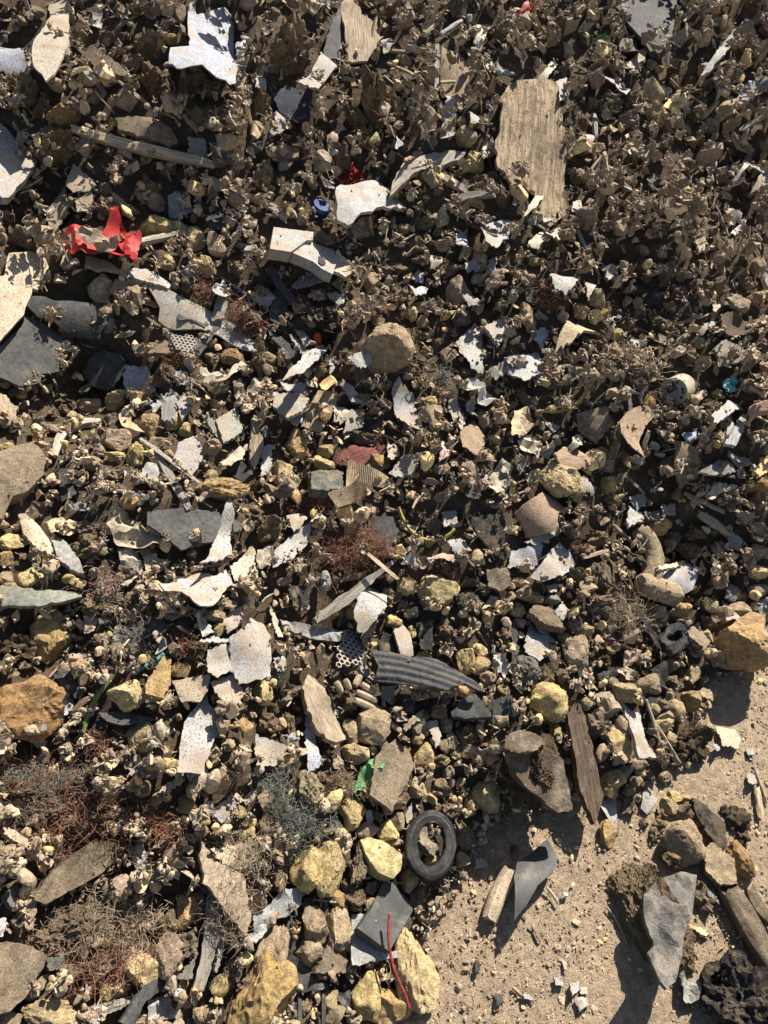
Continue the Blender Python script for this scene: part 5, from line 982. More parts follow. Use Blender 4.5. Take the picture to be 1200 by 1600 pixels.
plate('J', '990,210 1090,120 1120,180 1040,260', 'bd', 'gy', 'grey square board right of the fibre mounds, lower left', t=.3); plate('J', '880,210 1000,150 1010,220 910,270', 'bd', 'lg', t=.25); plate('J', '740,110 800,60 830,80 780,130', 'sh', 'tn', t=.35); plate('J', '600,0 720,-10 700,40 620,40', 'sh', 'lg', t=.4)
plate('J', '940,340 1020,440 1140,500 1180,700 1160,780 1080,700 1000,600 950,540', 'cl', 'gb', 'hairy brown fibre mat right of the dark slab, bottom left', 'hairy brown fibre mat', t=.15, th=16, lift=.01, rag=3.0); plate('J', '980,380 1180,350 1230,420 1130,480 1040,450', 'cl', 'bg', t=.3, rag=3.)
plate('J', '0,450 60,440 90,470 50,480', 'pp', 'wb', t=.2); plate('J', '0,1150 60,1140 110,1160 80,1220 0,1210', 'sl', 'gb', t=.3); plate('J', '690,1090 790,1060 830,1180 700,1180', 'pp', 'lg', t=.3); plate('J', '1020,990 1070,980 1060,1050 1010,1050', 'sh', 'wh', t=.35); plate('J', '400,1000 440,990 430,1060 405,1050', 'pp', 'bg', t=.4)
rocks('J', '660,945,145,120,yl;785,880,112,160,tn;890,670,122,155,oc;860,840,122,122,gb;770,740,132,140,tb;250,1165,235,125,tn;650,1175,125,75,tn;510,1050,64,62,yl;565,1020,64,105,tn;1090,950,80,120,br;1030,1020,92,80,yl;620,80,60,62,tn;880,170,90,80,tn;820,440,110,60,tn;810,400,80,90,bg;290,170,150,80,tb;170,240,90,60,tn;90,160,50,60,tn;500,520,40,40,tb;690,470,80,110,db;90,740,70,80,gb;740,150,60,60,tn;560,200,70,40,tn;860,250,60,50,tn;1180,420,60,70,br;1170,290,50,60,yl;1150,1020,70,60,tb;940,1160,60,60,tn;980,1150,60,80,tn;700,20,60,60,bg;650,30,50,50,bg;600,760,50,60,bg;370,870,90,60,gb;320,960,80,60,tb;800,280,60,50,tn')
rock_at(800 / 3, 1200 + 640 / 3, 18, 28, 'mr', -20, 'small maroon brick end above the dusty brown lump, bottom left', name='brick_piece', cat='brick', cuts=9)
rock_at(408, 1560, 100, 106, 'oc', 12, 'big orange-tan rock at the bottom edge, left of centre', 'big orange-tan rock', cuts=6, lump=.09)
rocks('J', '230,190,190,130,br;400,230,200,140,br;560,240,150,90,br;120,110,150,90,db;400,60,160,70,db;440,930,150,90,br;330,720,220,110,br;560,700,160,90,br;200,810,150,80,br')
tangle('J', 330, 230, 240, 150, 'co', 520, 'broad mound of copper-coloured fibres at the lower left', lm='copper fibre mound', ln=(.3, .8)); tangle('J', 150, 60, 130, 70, 'co', 150, 'copper-coloured fibres above the greenish fluff at the left edge', ln=(.4, .9)); tangle('J', 700, 230, 110, 70, 'co', 120, 'copper-coloured fibres right of the broad copper mound')
tangle('J', 180, 130, 90, 90, 'gg', 300, 'greenish grey fluff above the broad copper mound', name='fibre_tuft', cat='fibre', ln=(.25, .6)); tangle('J', 390, 40, 110, 50, 'gg', 240, 'greenish grey fluff left of the long pale white plate, above the mound', name='fibre_tuft', cat='fibre', ln=(.25, .6)); tangle('J', 60, 40, 110, 60, 'gg', 160, 'greenish grey fluff at the left edge above the copper fibres', name='fibre_tuft', cat='fibre', ln=(.25, .6))
tangle('J', 450, 930, 150, 90, 'co', 240, 'red copper fibres above the bright yellow stone at the bottom left', lm='red copper fibres'); tangle('J', 400, 710, 230, 110, 'gb', 300, 'brown dry rootlets spread below the dark slab, bottom left', name='root_tuft', cat='roots', ln=(.25, .6)); tangle('J', 1080, 580, 110, 180, 'gb', 260, 'loose brown hairs over the hairy fibre mat', name='fibre_tuft', cat='fibre', ln=(.3, .7)); tangle('J', 220, 800, 120, 70, 'gb', 140, 'grey-brown rootlets above the large flat corner slab', name='root_tuft', cat='roots', ln=(.3, .6)); tangle('J', 1080, 400, 130, 60, 'bg', 160, 'pale hairs at the top of the hairy fibre mat', name='fibre_tuft', cat='fibre', ln=(.3, .6))
# ---- tile K: bottom centre
rootk, ck, exk, eyk, nk, mpk = torus_obj(400 + 818 / 3, 1200 + 362 / 3, 40, 54, 19, 'bk', 'gasket_ring', 'worn dark grey oval gasket ring near the edge of the bare ground', 'ring', lump=.09, flat=.8, t=.25, side=-.25, lm='oval gasket ring', lift=.022, n=72)
an = np.linspace(0, 2 * np.pi, 64, endpoint=False); V = []; F = []
for i, a in enumerate(an):
    for s_, z in ((.63, -.004), (.57, -.004), (.57, -.010), (.63, -.010)): V.append((exk * math.cos(a) + eyk * math.sin(a)) * s_ + nk * z)
    for j in range(4): k, k2, k3, k4 = i * 4 + j, ((i + 1) % 64) * 4 + j, i * 4 + (j + 1) % 4, ((i + 1) % 64) * 4 + (j + 1) % 4; F += [(k, k2, k4), (k, k4, k3)]
link('inner_lip', mesh_np('inner_lip', np.array(V), np.array(F)), 'rubber', None, (.06, .06, .058), rootk)
V = []; F = []
for i, a in enumerate(an):
    for s_, z in ((.90, .0062), (.84, .0072), (.84, .0), (.90, .0)): V.append((exk * math.cos(a) + eyk * math.sin(a)) * (s_ - .03) + nk * (z + .0035))
    for j in range(4): k, k2, k3, k4 = i * 4 + j, ((i + 1) % 64) * 4 + j, i * 4 + (j + 1) % 4, ((i + 1) % 64) * 4 + (j + 1) % 4; F += [(k, k2, k4), (k, k4, k3)]
link('raised_rib', mesh_np('raised_rib', np.array(V), np.array(F)), 'rubber', None, (.05, .05, .048), rootk)
plate('K', '770,260 800,250 815,310 855,375 830,410 765,345', 'sl', 'bg', 'pale beige stone lying inside the oval gasket ring', t=.35, th=20, lift=.005)
plate('K', '490,335 530,320 600,340 685,410 680,480 640,520 570,490 520,420', 'sl', 'yl', 'large yellow flat-faced stone left of the oval gasket ring', 'large yellow flat-faced stone', t=.3, th=36, lift=.022, bend=.15, rag=.8)
plate('K', '475,750 540,660 595,535 635,535 735,640 735,670 625,860', 'bd', 'dg', 'dark grey casing lid with a red wire lying across it', 'dark grey casing lid', t=.35, th=14, lift=.022, rag=.25, crump=.008, mat='casing')
plate('K', '445,690 500,690 480,760 620,860 690,850 690,880 570,900 480,930 445,930 440,880', 'pp', 'wh', 'white crumpled packing paper under the dark grey casing lid', t=.35, lift=.006, crump=.08, th=4)
cable('K', '565,670 550,780 570,890 620,990 660,1060 672,1110', 12, 'dr', 'red wire curving down over the dark grey casing lid', lm='red wire', lift=.052, n=36)
plate('K', '120,900 180,880 240,920 330,1030 200,1060 130,1000', 'cl', 'dg', 'dark grey rag between tan stones at the bottom centre', 'dark grey rag', t=.2, crump=.2, lift=.01); plate('K', '380,1060 440,1040 450,1150 400,1110', 'cl', 'dg', t=.2, crump=.2)
stick('K', '190,1075 190,1230', 26, 'dg', label='dark thin stake, the left one of two at the bottom edge', flat=.6, lift=.015); stick('K', '300,1060 300,1230', 26, 'dg', label='dark thin stake, the right one of two at the bottom edge', flat=.6, lift=.015)
plate('K', '275,960 330,830 430,900 420,960', 'sl', 'gb', 'dark wedge-shaped stone above the two dark stakes', t=.1, th=30, lift=.02); plate('K', '-20,690 40,660 120,570 220,560 210,640 150,690 60,720 -10,800', 'pp', 'wh', 'dirty white crumpled paper left of the tan stones, bottom centre', t=.35, lift=.015, crump=.1)
plate('K', '130,760 170,690 185,850 150,870', 'sd', 'dg', t=.1); plate('K', '510,200 540,190 550,270 520,290', 'fm', 'lg', t=.3); plate('K', '390,250 450,310 440,340 400,330', 'rb', 'dg', t=.2); plate('K', '650,680 735,700 735,740 690,800', 'rb', 'dg', t=.0); plate('K', '700,220 730,160 735,230 710,260', 'sd', 'gy', t=.2)
rocks('K', '620,290,95,92,yl;455,210,112,140,yl,15;245,470,142,180,yl,-20;345,475,130,220,yl,-8;475,450,102,165,tb;720,525,82,100,yl;385,615,64,72,oc;455,615,112,92,br;280,740,104,155,tn;385,760,112,195,tn,4;515,1060,122,172,yl;620,1110,182,140,oc;250,860,112,110,tn;245,1130,64,112,tb;345,1090,76,80,tn;370,1160,92,80,tn;975,310,102,130,tb;870,90,100,82,tb;820,145,62,52,yl;755,90,82,92,tn;970,430,64,66,tn;690,150,60,72,tb;520,290,104,80,tn;570,560,64,90,tb;760,610,82,104,br;240,190,60,60,tn;570,225,60,60,tb;640,340,70,50,tn;670,250,50,80,tn;660,240,60,60,tb;900,200,80,60,tb;840,190,60,40,br;760,390,40,60,tn;820,430,90,40,tn;40,270,70,110,br;110,520,70,90,br;20,520,90,110,gb;240,640,60,50,br;590,300,50,50,tn;650,900,60,60,br;160,640,40,40,tn;430,560,70,60,tb;540,560,60,60,tb;720,300,40,60,tn;930,150,50,40,yl;1000,170,50,90,tn;900,20,60,60,tn;960,70,50,50,tn;540,640,50,60,tn;40,150,70,90,tn;440,930,60,70,tn;390,880,60,60,tn;630,1170,90,60,tn;730,1170,110,70,tn;860,590,40,40,bk')
rock_at(400 + 70 / 3, 1200 + 880 / 3, 44, 76, 'tn', -6, 'tall tan stone left of the dark grey rag', 'tall tan stone', cuts=8); rock_at(400 + 745 / 3, 1200 + 940 / 3, 60, 100, 'yl', 10, 'large pale yellow egg-shaped stone right of the red wire', 'large egg-shaped yellow stone', cuts=3, lump=.05, sink=.2); rock_at(400 + 1075 / 3, 1200 + 135 / 3, 44, 46, 'yl', 0, 'pale cream stone with a hollow above the block shadow, lower centre', cuts=7, lump=.12)
rock_at(400 + 245 / 3, 1200 + 90 / 3, 44, 54, 'bg', 20, 'knobbly beige lump of gravel left of the green film', 'knobbly gravel lump', name='gravel_lump', cat='lump', kind='stone', cuts=0, lump=.12, rough=.13)
tangle('K', 200, 260, 110, 120, 'gg', 420, 'dark greenish grey fluff mass above the pale yellow stones, bottom centre', name='fibre_tuft', cat='fibre', ln=(.2, .5), lm='greenish fluff mass'); tangle('K', 100, 100, 80, 110, 'gg', 200, 'greenish grey fluff left of the knobbly gravel lump', name='fibre_tuft', cat='fibre', ln=(.2, .5)); tangle('K', 420, 60, 60, 50, 'br', 70, 'brown earthy roots left of the flat grey-brown slab', name='root_tuft', cat='roots')
plate('K', '1030,420 1080,430 1090,460 1030,465', 'bd', 'gy', 'small grey block on the ground right of the oval gasket ring', t=.4, th=10, lift=.006)
stick('K', '1090,715 1130,600 1185,490', 72, 'bg', name='pipe_piece', cat='pipe', mat='plastic', label='pale round pipe piece lying on the bare ground', lm='pale pipe piece', rough=.03, jag=.2, taper=.15, sides=16, group='pipe pieces')
# ---- tile L: bottom right
plate('L', '0,530 20,450 60,430 160,340 200,460 180,510 110,570 60,660 5,725', 'bd', 'dg', 'grey half-round plastic gutter piece on the bare ground', 'grey gutter piece', t=.3, th=5, bend=.8, bang=35, lift=.02, rag=.5, mat='casing')
plate('L', '405,165 485,115 495,300 485,330 450,240', 'sh', 'wh', 'white pointed triangular shard at the edge of the bare ground', 'white triangular shard', t=.35, lift=.015, rag=.2); plate('L', '200,-10 230,10 285,80 280,130 240,100 205,50', 'sh', 'wh', 'white speckled wedge on the large dark brown block', t=.45, lift=.035)
plate('L', '275,130 310,112 340,140 300,158', 'sh', 'yl', t=.5, lift=.01); plate('L', '610,120 640,85 685,145 640,215 605,185', 'sd', 'gy', 'grey four-sided shard on small stones at the heap edge', 'grey four-sided shard', t=.4, lift=.012, rag=.3)
plate('L', '840,140 900,170 1000,250 1010,370 990,380 920,310 860,210', 'bd', 'dg', 'dark grey wedge board among stones at the right, on the ground', 'dark grey wedge board', t=.35, lift=.015, mat='clod'); plate('L', '900,370 940,350 1040,420 1060,540 980,550 910,480', 'sl', 'tn', 'big tan stone left of the orange stone at the right', 'big tan ground stone', t=.2, th=40, lift=.03)
rocks('L', '450,310,72,115,oc;740,420,115,92,br;670,310,54,62,tb;690,270,60,52,tb;810,215,92,82,tb;740,180,84,70,tn;1065,430,92,142,og;480,50,104,84,yl;545,105,54,50,tn;545,180,64,92,tb;450,90,84,100,oc;580,60,60,50,tn;640,30,50,50,gb;760,130,60,50,yl;700,220,50,50,tb;780,270,60,50,tn;900,620,100,82,tb;885,560,40,50,tb;620,260,40,40,tb;580,140,50,40,tn;820,150,44,40,yl;500,130,44,60,tb;870,270,70,90,br;720,40,60,50,tn;1000,200,40,50,db;1060,240,90,100,db;1080,330,60,60,db;10,400,44,66,br;530,20,60,60,tn;600,20,50,50,yl')
rock_at(800 + 800 / 3, 1200 + 365 / 3, 58, 52, 'tn', 25, 'yellow-topped tan stone above the slate-faced clod on the ground', cuts=6, sink=.2)
P_ = hit(800 + 690 / 3, 1200 + 760 / 3); sc = empty('slate_clod', np.array([P_[0], P_[1], 0]))
rock_at(800 + 655 / 3, 1200 + 700 / 3, 88, 140, 'br', 12, kind='clod', name='earth_body', parent=sc, cuts=3, lump=.10, rough=.07, sink=.40, depth=.6)
plate('L', '620,590 680,530 770,490 800,475 870,500 860,620 840,720 800,900 780,990 745,1020 700,960 640,860 690,810 660,740 625,650', 'bd', 'st', name='slate_face', parent=sc, t=.28, th=8, lift=.085, rag=2.0, mat='slate', crump=.02, carve=False, fine=24., smooth=18, zf=lambda x, y: -.10 * np.abs(Waves(71, 9, .8, 2)(np.column_stack([x * 3.5, y * 2.2, 0 * x]))) - .06 * np.abs(Waves(72, 12, 1, 3)(np.column_stack([x * 6, y * 4, 0 * x]))))
reg(sc, 1035, 1445, 170, 'lump of earth with a cracked slate-grey face, alone on the bare ground', 'clod', None, 'grey', 'clod', 'slate-faced clod')
stick('L', '990,560 1060,680 1120,800 1230,990', 82, 'gb', name='branch', cat='branch', mat='clod', label='thick dirty branch lying along the right edge, bottom right', lm='thick dirty branch', rough=.1, taper=.1, lift=0, sides=10); stick('L', '1105,570 1130,640 1200,720', 60, 'gb', name='branch', cat='branch', mat='clod', label='short dirty branch right of the thick one at the right edge')
torus_obj(800 + 962 / 3, 1200 + 985 / 3, 27, 27, 13, 'bk', 'hose_mouth', 'open black hose mouth in the bottom right corner', 'hose', mat='clod', lump=.25, flat=1.2, t=.2, lift=.025, lm='black hose mouth')
rock_at(1165, 1565, 100, 110, 'dg', 10, 'dark lumpy rubber mass in the bottom right corner', name='rubber_mass', cat='rubber', kind='clod', cuts=0, lump=.3, rough=.16, sink=.35)
plate('L', '770,930 830,900 940,1010 880,1000 870,1090 820,1100 790,1040', 'pp', 'lg', 'frayed whitish scrap at the foot of the slate-faced clod', t=.35, crump=.25, lift=.01); plate('L', '890,500 960,590 975,640 920,600', 'sl', 'lg', 'thin light grey slab between the clod and the big tan ground stone', t=.3)
plate('L', '830,740 880,745 930,780 900,785', 'wd', 'tn', 'small tan wood chip right of the slate-faced clod', t=.4)
for s_, c_, l_ in (('270,1010 310,1000 320,1040 280,1070', 'wh', 'upper one of two white chips on the bare ground at the bottom'), ('295,1085 350,1065 360,1110 320,1140', 'wh', 'lower one of two white chips on the bare ground at the bottom'), ('320,1030 350,1025 355,1060 325,1060', 'cr', 'cream chip between two white chips on the bare ground'), ('195,980 235,990 240,1025 205,1015', 'gy', 'grey chip left above the white chips on the bare ground'), ('235,900 255,905 262,950 245,940', 'lg', 'bluish grey sliver above the white chips on the bare ground'), ('238,582 265,585 262,602 240,602', 'wb', 'tiny bluish chip right of the forked twig on the ground'), ('1100,30 1130,25 1150,70 1110,75', 'gy', 'grey chip on the ground near the right edge, above the stick'), ('50,1050 80,1060 110,1090 60,1080', 'gy', 'grey flake on the bare ground at the bottom, left of the white chips')):
    plate('L', s_, 'sd', c_, l_, t=.5, lift=.004, group='small chips on the bare ground')
for s_, c_, l_ in (('1030,895 1045,900 1048,960 1030,960', 'bk', 'small black bar on the ground right of the egg-shaped stone'), ('1120,1055 1155,1060 1160,1100 1130,1115', 'dg', 'small dark scrap on the ground at the bottom, right of the egg-shaped stone'), ('785,770 815,735 825,755 790,800', 'cr', 'pale flake on the ground above the egg-shaped stone')):
    plate('K', s_, 'sd', c_, l_, t=.5, lift=.004, group='small chips on the bare ground')
stick('L', '160,560 190,595 215,640', 13, 'cr', name='twig', cat='twig', label='small pale forked twig right of the grey gutter piece', lift=.003); stick('L', '440,650 480,690 520,780 540,830', 8, 'gb', name='twig', cat='twig', label='thin curved twig on the ground left of the slate-faced clod', lift=.002)
stick('L', '1140,100 1160,240', 24, 'tn', name='twig', cat='twig', label='tan stick on the ground near the right edge', lift=.003); stick('L', '1130,0 1190,170', 11, 'gb', name='twig', cat='twig', label='thin dark twig on the ground at the right edge', lift=.003); stick('L', '0,1030 50,1075', 12, 'gb', name='twig', cat='twig', label='short twig on the ground below the grey gutter piece', lift=.002); stick('L', '100,750 130,815', 10, 'gb', name='twig', cat='twig', lift=.002); stick('L', '585,450 610,500', 11, 'gb', name='twig', cat='twig', lift=.002)
# crumpled red film with its dusty patch, and the dusty scrap in its fold
P_ = hit(155, 370)
red = empty('red_film', P_)
plate('O', '92,362 118,356 150,353 175,360 196,372 205,405 192,408 160,392 135,400 112,396 100,382', 'fm', 'rd', name='film_sheet', parent=red, t=.3, lift=.03, crump=.13, th=1.2, fine=16.)
plate('O', '160,364 170,340 178,324 188,336 197,356 222,370 212,411 196,404 186,386 172,380', 'fm', 'rd', name='film_fold', parent=red, t=.15, lift=.045, crump=.15, th=1.2, fine=16.)
plate('O', '117,365 140,358 165,366 186,376 176,392 150,388 130,378', 'pp', 'gb', name='dusty_patch', parent=red, t=.25, lift=.056, crump=.2, th=1)
reg(red, 155, 370, 125, 'crumpled bright red plastic film with a dusty patch, upper left', 'plastic film', None, 'red', 'film', 'red plastic film')
# ================================================================== the setting
def axis_steps(lo, hi, fine, far):
    a = list(np.arange(lo, hi + 1e-9, fine)); s = fine
    while a[-1] < far: s *= 1.5; a.append(a[-1] + s)
    s = fine; 
    while a[0] > -far: s *= 1.5; a.insert(0, a[0] - s)
    return np.array(a)
ax_, ay_ = axis_steps(-.6, 1.6, .012, 300), axis_steps(-.5, 1.7, .012, 300)
AX, AY = np.meshgrid(ax_, ay_)
g3 = np.stack([AX, AY, 0 * AX], -1).reshape(-1, 3)
near = np.clip(1 - (np.hypot(AX, AY).ravel() - 2.5) / 2, 0, 1)
gz = -.004 + near * (.0025 * Waves(51, 20, .7, 2)(g3 * 9) + .0016 * Waves(52, 24, .7, 3)(g3 * 45))
def grid_faces(nx, ny):
    i = np.arange((nx - 1) * (ny - 1)); r = i // (nx - 1); c = i % (nx - 1); a = r * nx + c
    return np.concatenate([np.stack([a, a + 1, a + nx + 1], 1), np.stack([a, a + nx + 1, a + nx], 1)])
gr = link('ground', mesh_np('ground', np.column_stack([AX.ravel(), AY.ravel(), gz]), grid_faces(len(ax_), len(ay_)), True), 'packed_dirt', None, (.40, .30, .20)); gr['kind'] = 'structure'
st = 4; hs = H0.copy()
for _ in range(2):      # soften the carved seats
    hs = (hs + np.roll(hs, 1, 0) + np.roll(hs, -1, 0) + np.roll(hs, 1, 1) + np.roll(hs, -1, 1)) / 5
hs = np.minimum(hs, H0 + .004)
mx, my = gx[::st], gy[::st]; MX, MY = np.meshgrid(mx, my); pad = np.pad(H0, st // 2, 'edge'); MZ = hs[::st, ::st] - .003
for a_ in range(0, st + 1):
    for b_ in range(0, st + 1): MZ = np.minimum(MZ, pad[a_:a_ + NY:st, b_:b_ + NX:st][:MZ.shape[0], :MZ.shape[1]] - .001)
F = grid_faces(len(mx), len(my)); keep = (MZ.ravel()[F] > -.029).any(1); F = F[keep]
us = np.unique(F); rm = np.full(MX.size, -1); rm[us] = np.arange(len(us))
hp = link('rubble_mound', mesh_np('rubble_mound', np.column_stack([MX.ravel(), MY.ravel(), MZ.ravel()])[us], rm[F], True), 'soil', None, (.17, .125, .083)); hp['kind'] = 'structure'  # soil tone kept dark to stand in for shade in the gaps

# ================================================================== where the placed things stand
HF = np.maximum(H0, 0.0); OCC = np.zeros(HF.shape, bool); IMG = np.zeros((800, 600), bool)
LAT = [(i / 11, j / 11) for i in range(12) for j in range(12 - i)]
for V, F in FOOT:
    T = V[F]; x, y, z = project(V); sz = np.maximum(np.ptp(x[F], axis=1), np.ptp(y[F], axis=1))
    T2 = T[sz > 7]
    for a, b in LAT:
        s = T2[:, 0] * (1 - a - b) + T2[:, 1] * a + T2[:, 2] * b
        i, j = cell(s[:, 0], s[:, 1]); np.maximum.at(HF, (j, i), s[:, 2]); OCC[j, i] = True
        x, y, z = project(s); ok = (x >= 0) & (x < 1200) & (y >= 0) & (y < 1600); IMG[(y[ok] / 2).astype(int), (x[ok] / 2).astype(int)] = True
    e1, e2 = T[:, 1] - T[:, 0], T[:, 2] - T[:, 0]
    for a, b in ((.33, .33), (.7, .15), (.15, .7), (.15, .15), (.5, .5), (.5, 0), (0, .5), (0, 0), (.25, .5), (.5, .25), (.25, .25)):
        s = T[:, 0] + e1 * a + e2 * b
        i, j = cell(s[:, 0], s[:, 1]); np.maximum.at(HF, (j, i), s[:, 2]); OCC[j, i] = True
        x, y, z = project(s); ok = (x >= 0) & (x < 1200) & (y >= 0) & (y < 1600); IMG[(y[ok] / 2).astype(int), (x[ok] / 2).astype(int)] = True
def dil(m):
    return m | np.roll(m, 1, 0) | np.roll(m, -1, 0) | np.roll(m, 1, 1) | np.roll(m, -1, 1)
IMG = ~dil(~dil(IMG)) | IMG
yy_, xx_ = np.mgrid[0:800, 0:600] * 2
for (tx, ty, trx, tr) in TMASK: IMG |= ((xx_ - tx) / (trx * .95)) ** 2 + ((yy_ - ty) / (tr * .95)) ** 2 < 1
IMG2 = IMG.copy()
for _ in range(3): IMG2 = dil(IMG2)
HF2 = np.maximum(H0, 0.0)          # loose pieces settle on the heap itself, so they lie under and against the big things

# ================================================================== loose debris: banks of small shapes
def shard_geo(seed, n=None, th=.12, bend=True):
    g = np.random.default_rng(seed); n = n or int(g.integers(5, 9))
    a = np.sort(g.uniform(0, 6.283, n)); r = g.uniform(.5, 1.0, n); el = g.uniform(.3, .95)
    x, y = np.cos(a) * r, np.sin(a) * r * el
    z = (g.uniform(-.55, .55) * x * x + g.uniform(-.4, .4) * x * y + g.normal(size=n) * .05) if bend else 0 * x
    V = np.vstack([np.column_stack([x, y, z]), [[g.normal() * .15, g.normal() * .1, g.normal() * .08]]]); m = n + 1; th = g.uniform(.10, .34)
    V = np.vstack([V, V - np.array([0, 0, th])]); F = []
    for i in range(n):
        j = (i + 1) % n; F += [(i, j, n), (j + m, i + m, n + m), (j, i, i + m), (j, i + m, j + m)]
    return V, np.array(F)
def curl_geo(seed):           # thin crumpled scrap
    g = np.random.default_rng(seed); n = 9; a = np.linspace(0, 6.283, n, endpoint=False) + g.uniform(-.25, .25, n); el = g.uniform(.45, .95)
    r = g.uniform(.6, 1.05, n); P = [np.column_stack([np.cos(a) * r, np.sin(a) * r * el]), np.column_stack([np.cos(a + .3) * r * .5, np.sin(a + .3) * r * el * .5]), [[0, 0]]]
    xy = np.vstack(P); z = g.uniform(-.8, .8) * xy[:, 0] ** 2 + g.uniform(-.6, .6) * xy[:, 1] ** 2 + g.normal(size=len(xy)) * .11
    V = np.column_stack([xy, z]); F = []
    for i in range(n):
        j = (i + 1) % n; F += [(i, j, n + i), (j, n + j, n + i), (n + i, n + j, 2 * n)]
    return extrude(V, np.array(F), .05)
def chip_geo(seed):           # splinter
    g = np.random.default_rng(seed); k = 4; u = np.linspace(-1, 1, k)
    P = np.column_stack([u, g.normal() * .12 * u * u, g.normal() * .12 * u * u]); w_ = g.uniform(.07, .16)
    return sweep(P, w_ * (1 - .4 * np.abs(u)), 4, g.uniform(.35, .9), .2, 1.2, seed)
def chunk(vf, i):
    q = np.random.default_rng(900 + i); return vf[0] * np.array([1, q.uniform(.55, 1), q.uniform(.35, .8)]), vf[1]
def jag(vf, i, s=.08):
    q = np.random.default_rng(950 + i); return vf[0] * np.array([1, q.uniform(.6, 1), q.uniform(.5, .9)]) * (1 + q.normal(size=(len(vf[0]), 1)) * s), vf[1]
BANK = dict(
    pebble=[chunk(rock_geo(5000 + i * 7, 1, 9, .10, 0), i) for i in range(30)], chunk=[chunk(rock_geo(5200 + i * 7, 2, 12, .08, .03), i) for i in range(24)], stone=[rock_geo(5500 + i * 7, 2, 9, .08, .03) for i in range(24)],
    clod=[jag(rock_geo(6000 + i * 7, 2, 6, .16, .14), i) for i in range(16)], lump=[jag(rock_geo(6200 + i * 7, 1, 4, .2, .1), i, .12) for i in range(20)], bark=[shard_geo(8200 + i, 7) for i in range(24)], curl=[curl_geo(8300 + i) for i in range(30)], shard=[shard_geo(6500 + i) for i in range(30)], chip=[chip_geo(7000 + i) for i in range(20)],
    crumb=[chunk(rock_geo(7500 + i * 7, 0, 5, .2, 0), i) for i in range(16)])
def rot_random(g, n=None, spread=1.0):
    """rotation whose Z leans from n by about `spread` radians"""
    z = nrm((n if n is not None else np.array([0, 0, 1.])) + g.normal(size=3) * spread)
    a = g.normal(size=3); x = nrm(a - z * (a @ z)); return np.stack([x, np.cross(z, x), z], 1)
COLS = dict(
    stone=[('tn', 5), ('tb', 5), ('oc', 2), ('yl', 2.5), ('br', 3), ('gb', 3), ('bg', 1)],
    shard=[('gb', 5), ('br', 2), ('wh', .6), ('lg', 2), ('bg', 4), ('cr', 1.6), ('gy', 2), ('dg', 1.2), ('tn', 2.4), ('tb', 3), ('db', .6)],
    chip=[('bg', 3), ('wd', 4), ('gb', 3), ('tn', 2), ('br', 2), ('cr', 1)],
    clod=[('tb', 3), ('br', 4), ('db', 2)])
COLS['pebble'] = COLS['chunk'] = [('tn', 6), ('tb', 4), ('oc', 3), ('yl', 4), ('br', 3), ('gb', 3), ('bg', 3), ('lg', 1)]; COLS['curl'] = [('gb', 5), ('bg', 3), ('br', 5), ('tn', 2), ('lg', 1.5), ('gy', 1.2), ('dg', 1.5), ('db', 2), ('tb', 4)]; COLS['lump'] = [('tb', 5), ('br', 5), ('gb', 3), ('tn', 2)]; COLS['bark'] = [('gb', 4), ('br', 5), ('db', 3), ('wd', 3), ('tn', 2)]; COLS['crumb'] = [('tb', 5), ('br', 6), ('gb', 3), ('db', 2)]
def pick_col(kind, g):
    c = COLS[kind]; wts = np.array([x[1] for x in c]); k = c[g.choice(len(c), p=wts / wts.sum())][0]
    return k, np.array(PAL[k][0]) * g.uniform(.75, 1.2)
CAPH = None; CAPM = .005
def settle(x, y, r, flat=.5, frac=.3, HH=None):
    """height of the local surface under a piece of radius r, and raise the surface by the piece"""
    i0, j0 = int((x - X0) / RES), int((y - Y0) / RES); k = max(1, int(r / RES + .5))
    if i0 - k < 0 or j0 - k < 0 or i0 + k + 1 >= NX or j0 + k + 1 >= NY: return None
    W = HF2[j0 - k:j0 + k + 1, i0 - k:i0 + k + 1]
    if CAPH is not None and W.mean() > CAPH[j0, i0] + CAPM: return None
    oc = False
    z = float(np.quantile(W, .35) if oc else np.quantile(W, .6)) + r * flat * frac * (.5 if oc else 1)
    yy, xx = np.mgrid[-k:k + 1, -k:k + 1]; d = np.clip(1 - (xx * xx + yy * yy) / (k + .5) ** 2, 0, 1)
    np.maximum(W, z + r * flat * .7 * np.sqrt(d) - (d <= 0) * 9, out=W)
    return z
def zone(px, py):
    """0 on the right and top: finer chips; 1 at the bottom: rounder stones"""
    return np.clip((py - 350 + (600 - px) * .25) / 900, 0, 1)
g = np.random.default_rng(77)
def sample(n, margin):
    """points over the heap, denser where the photograph looks"""
    out = []
    while len(out) < n:
        px, py = g.uniform(-margin, 1200 + margin), g.uniform(-margin, 1600 + margin)
        out.append((px, py))
    return out
dep = {}
def quick_hit(px, py):
    P = hit(px, py); return P
FILL = dict(stone=0, shard=0, chip=0, clod=0, chunk=0, bark=0, curl=0); LIM = dict(stone=8, shard=280, chip=220, clod=28, chunk=280, bark=240, curl=290)
MESHBANK = {}
def bank_mesh(kind, k, s):
    key = (kind, k)
    if key not in MESHBANK:
        V, F = BANK[kind][k]; nm = dict(stone='stone', shard='plastic_shard', chip='wood_splinter', clod='earth_clod', chunk='rubble_chunk', bark='bark_chip', curl='crumpled_scrap')[kind]
        me = mesh_np(nm, V * .02, F, smooth=False); MESHBANK[key] = me
        me.materials.append(MATS[dict(stone='stone', shard='plastic', chip='wood', clod='clod', chunk='stone', bark='wood', curl='paper')[kind]])
    return MESHBANK[key]
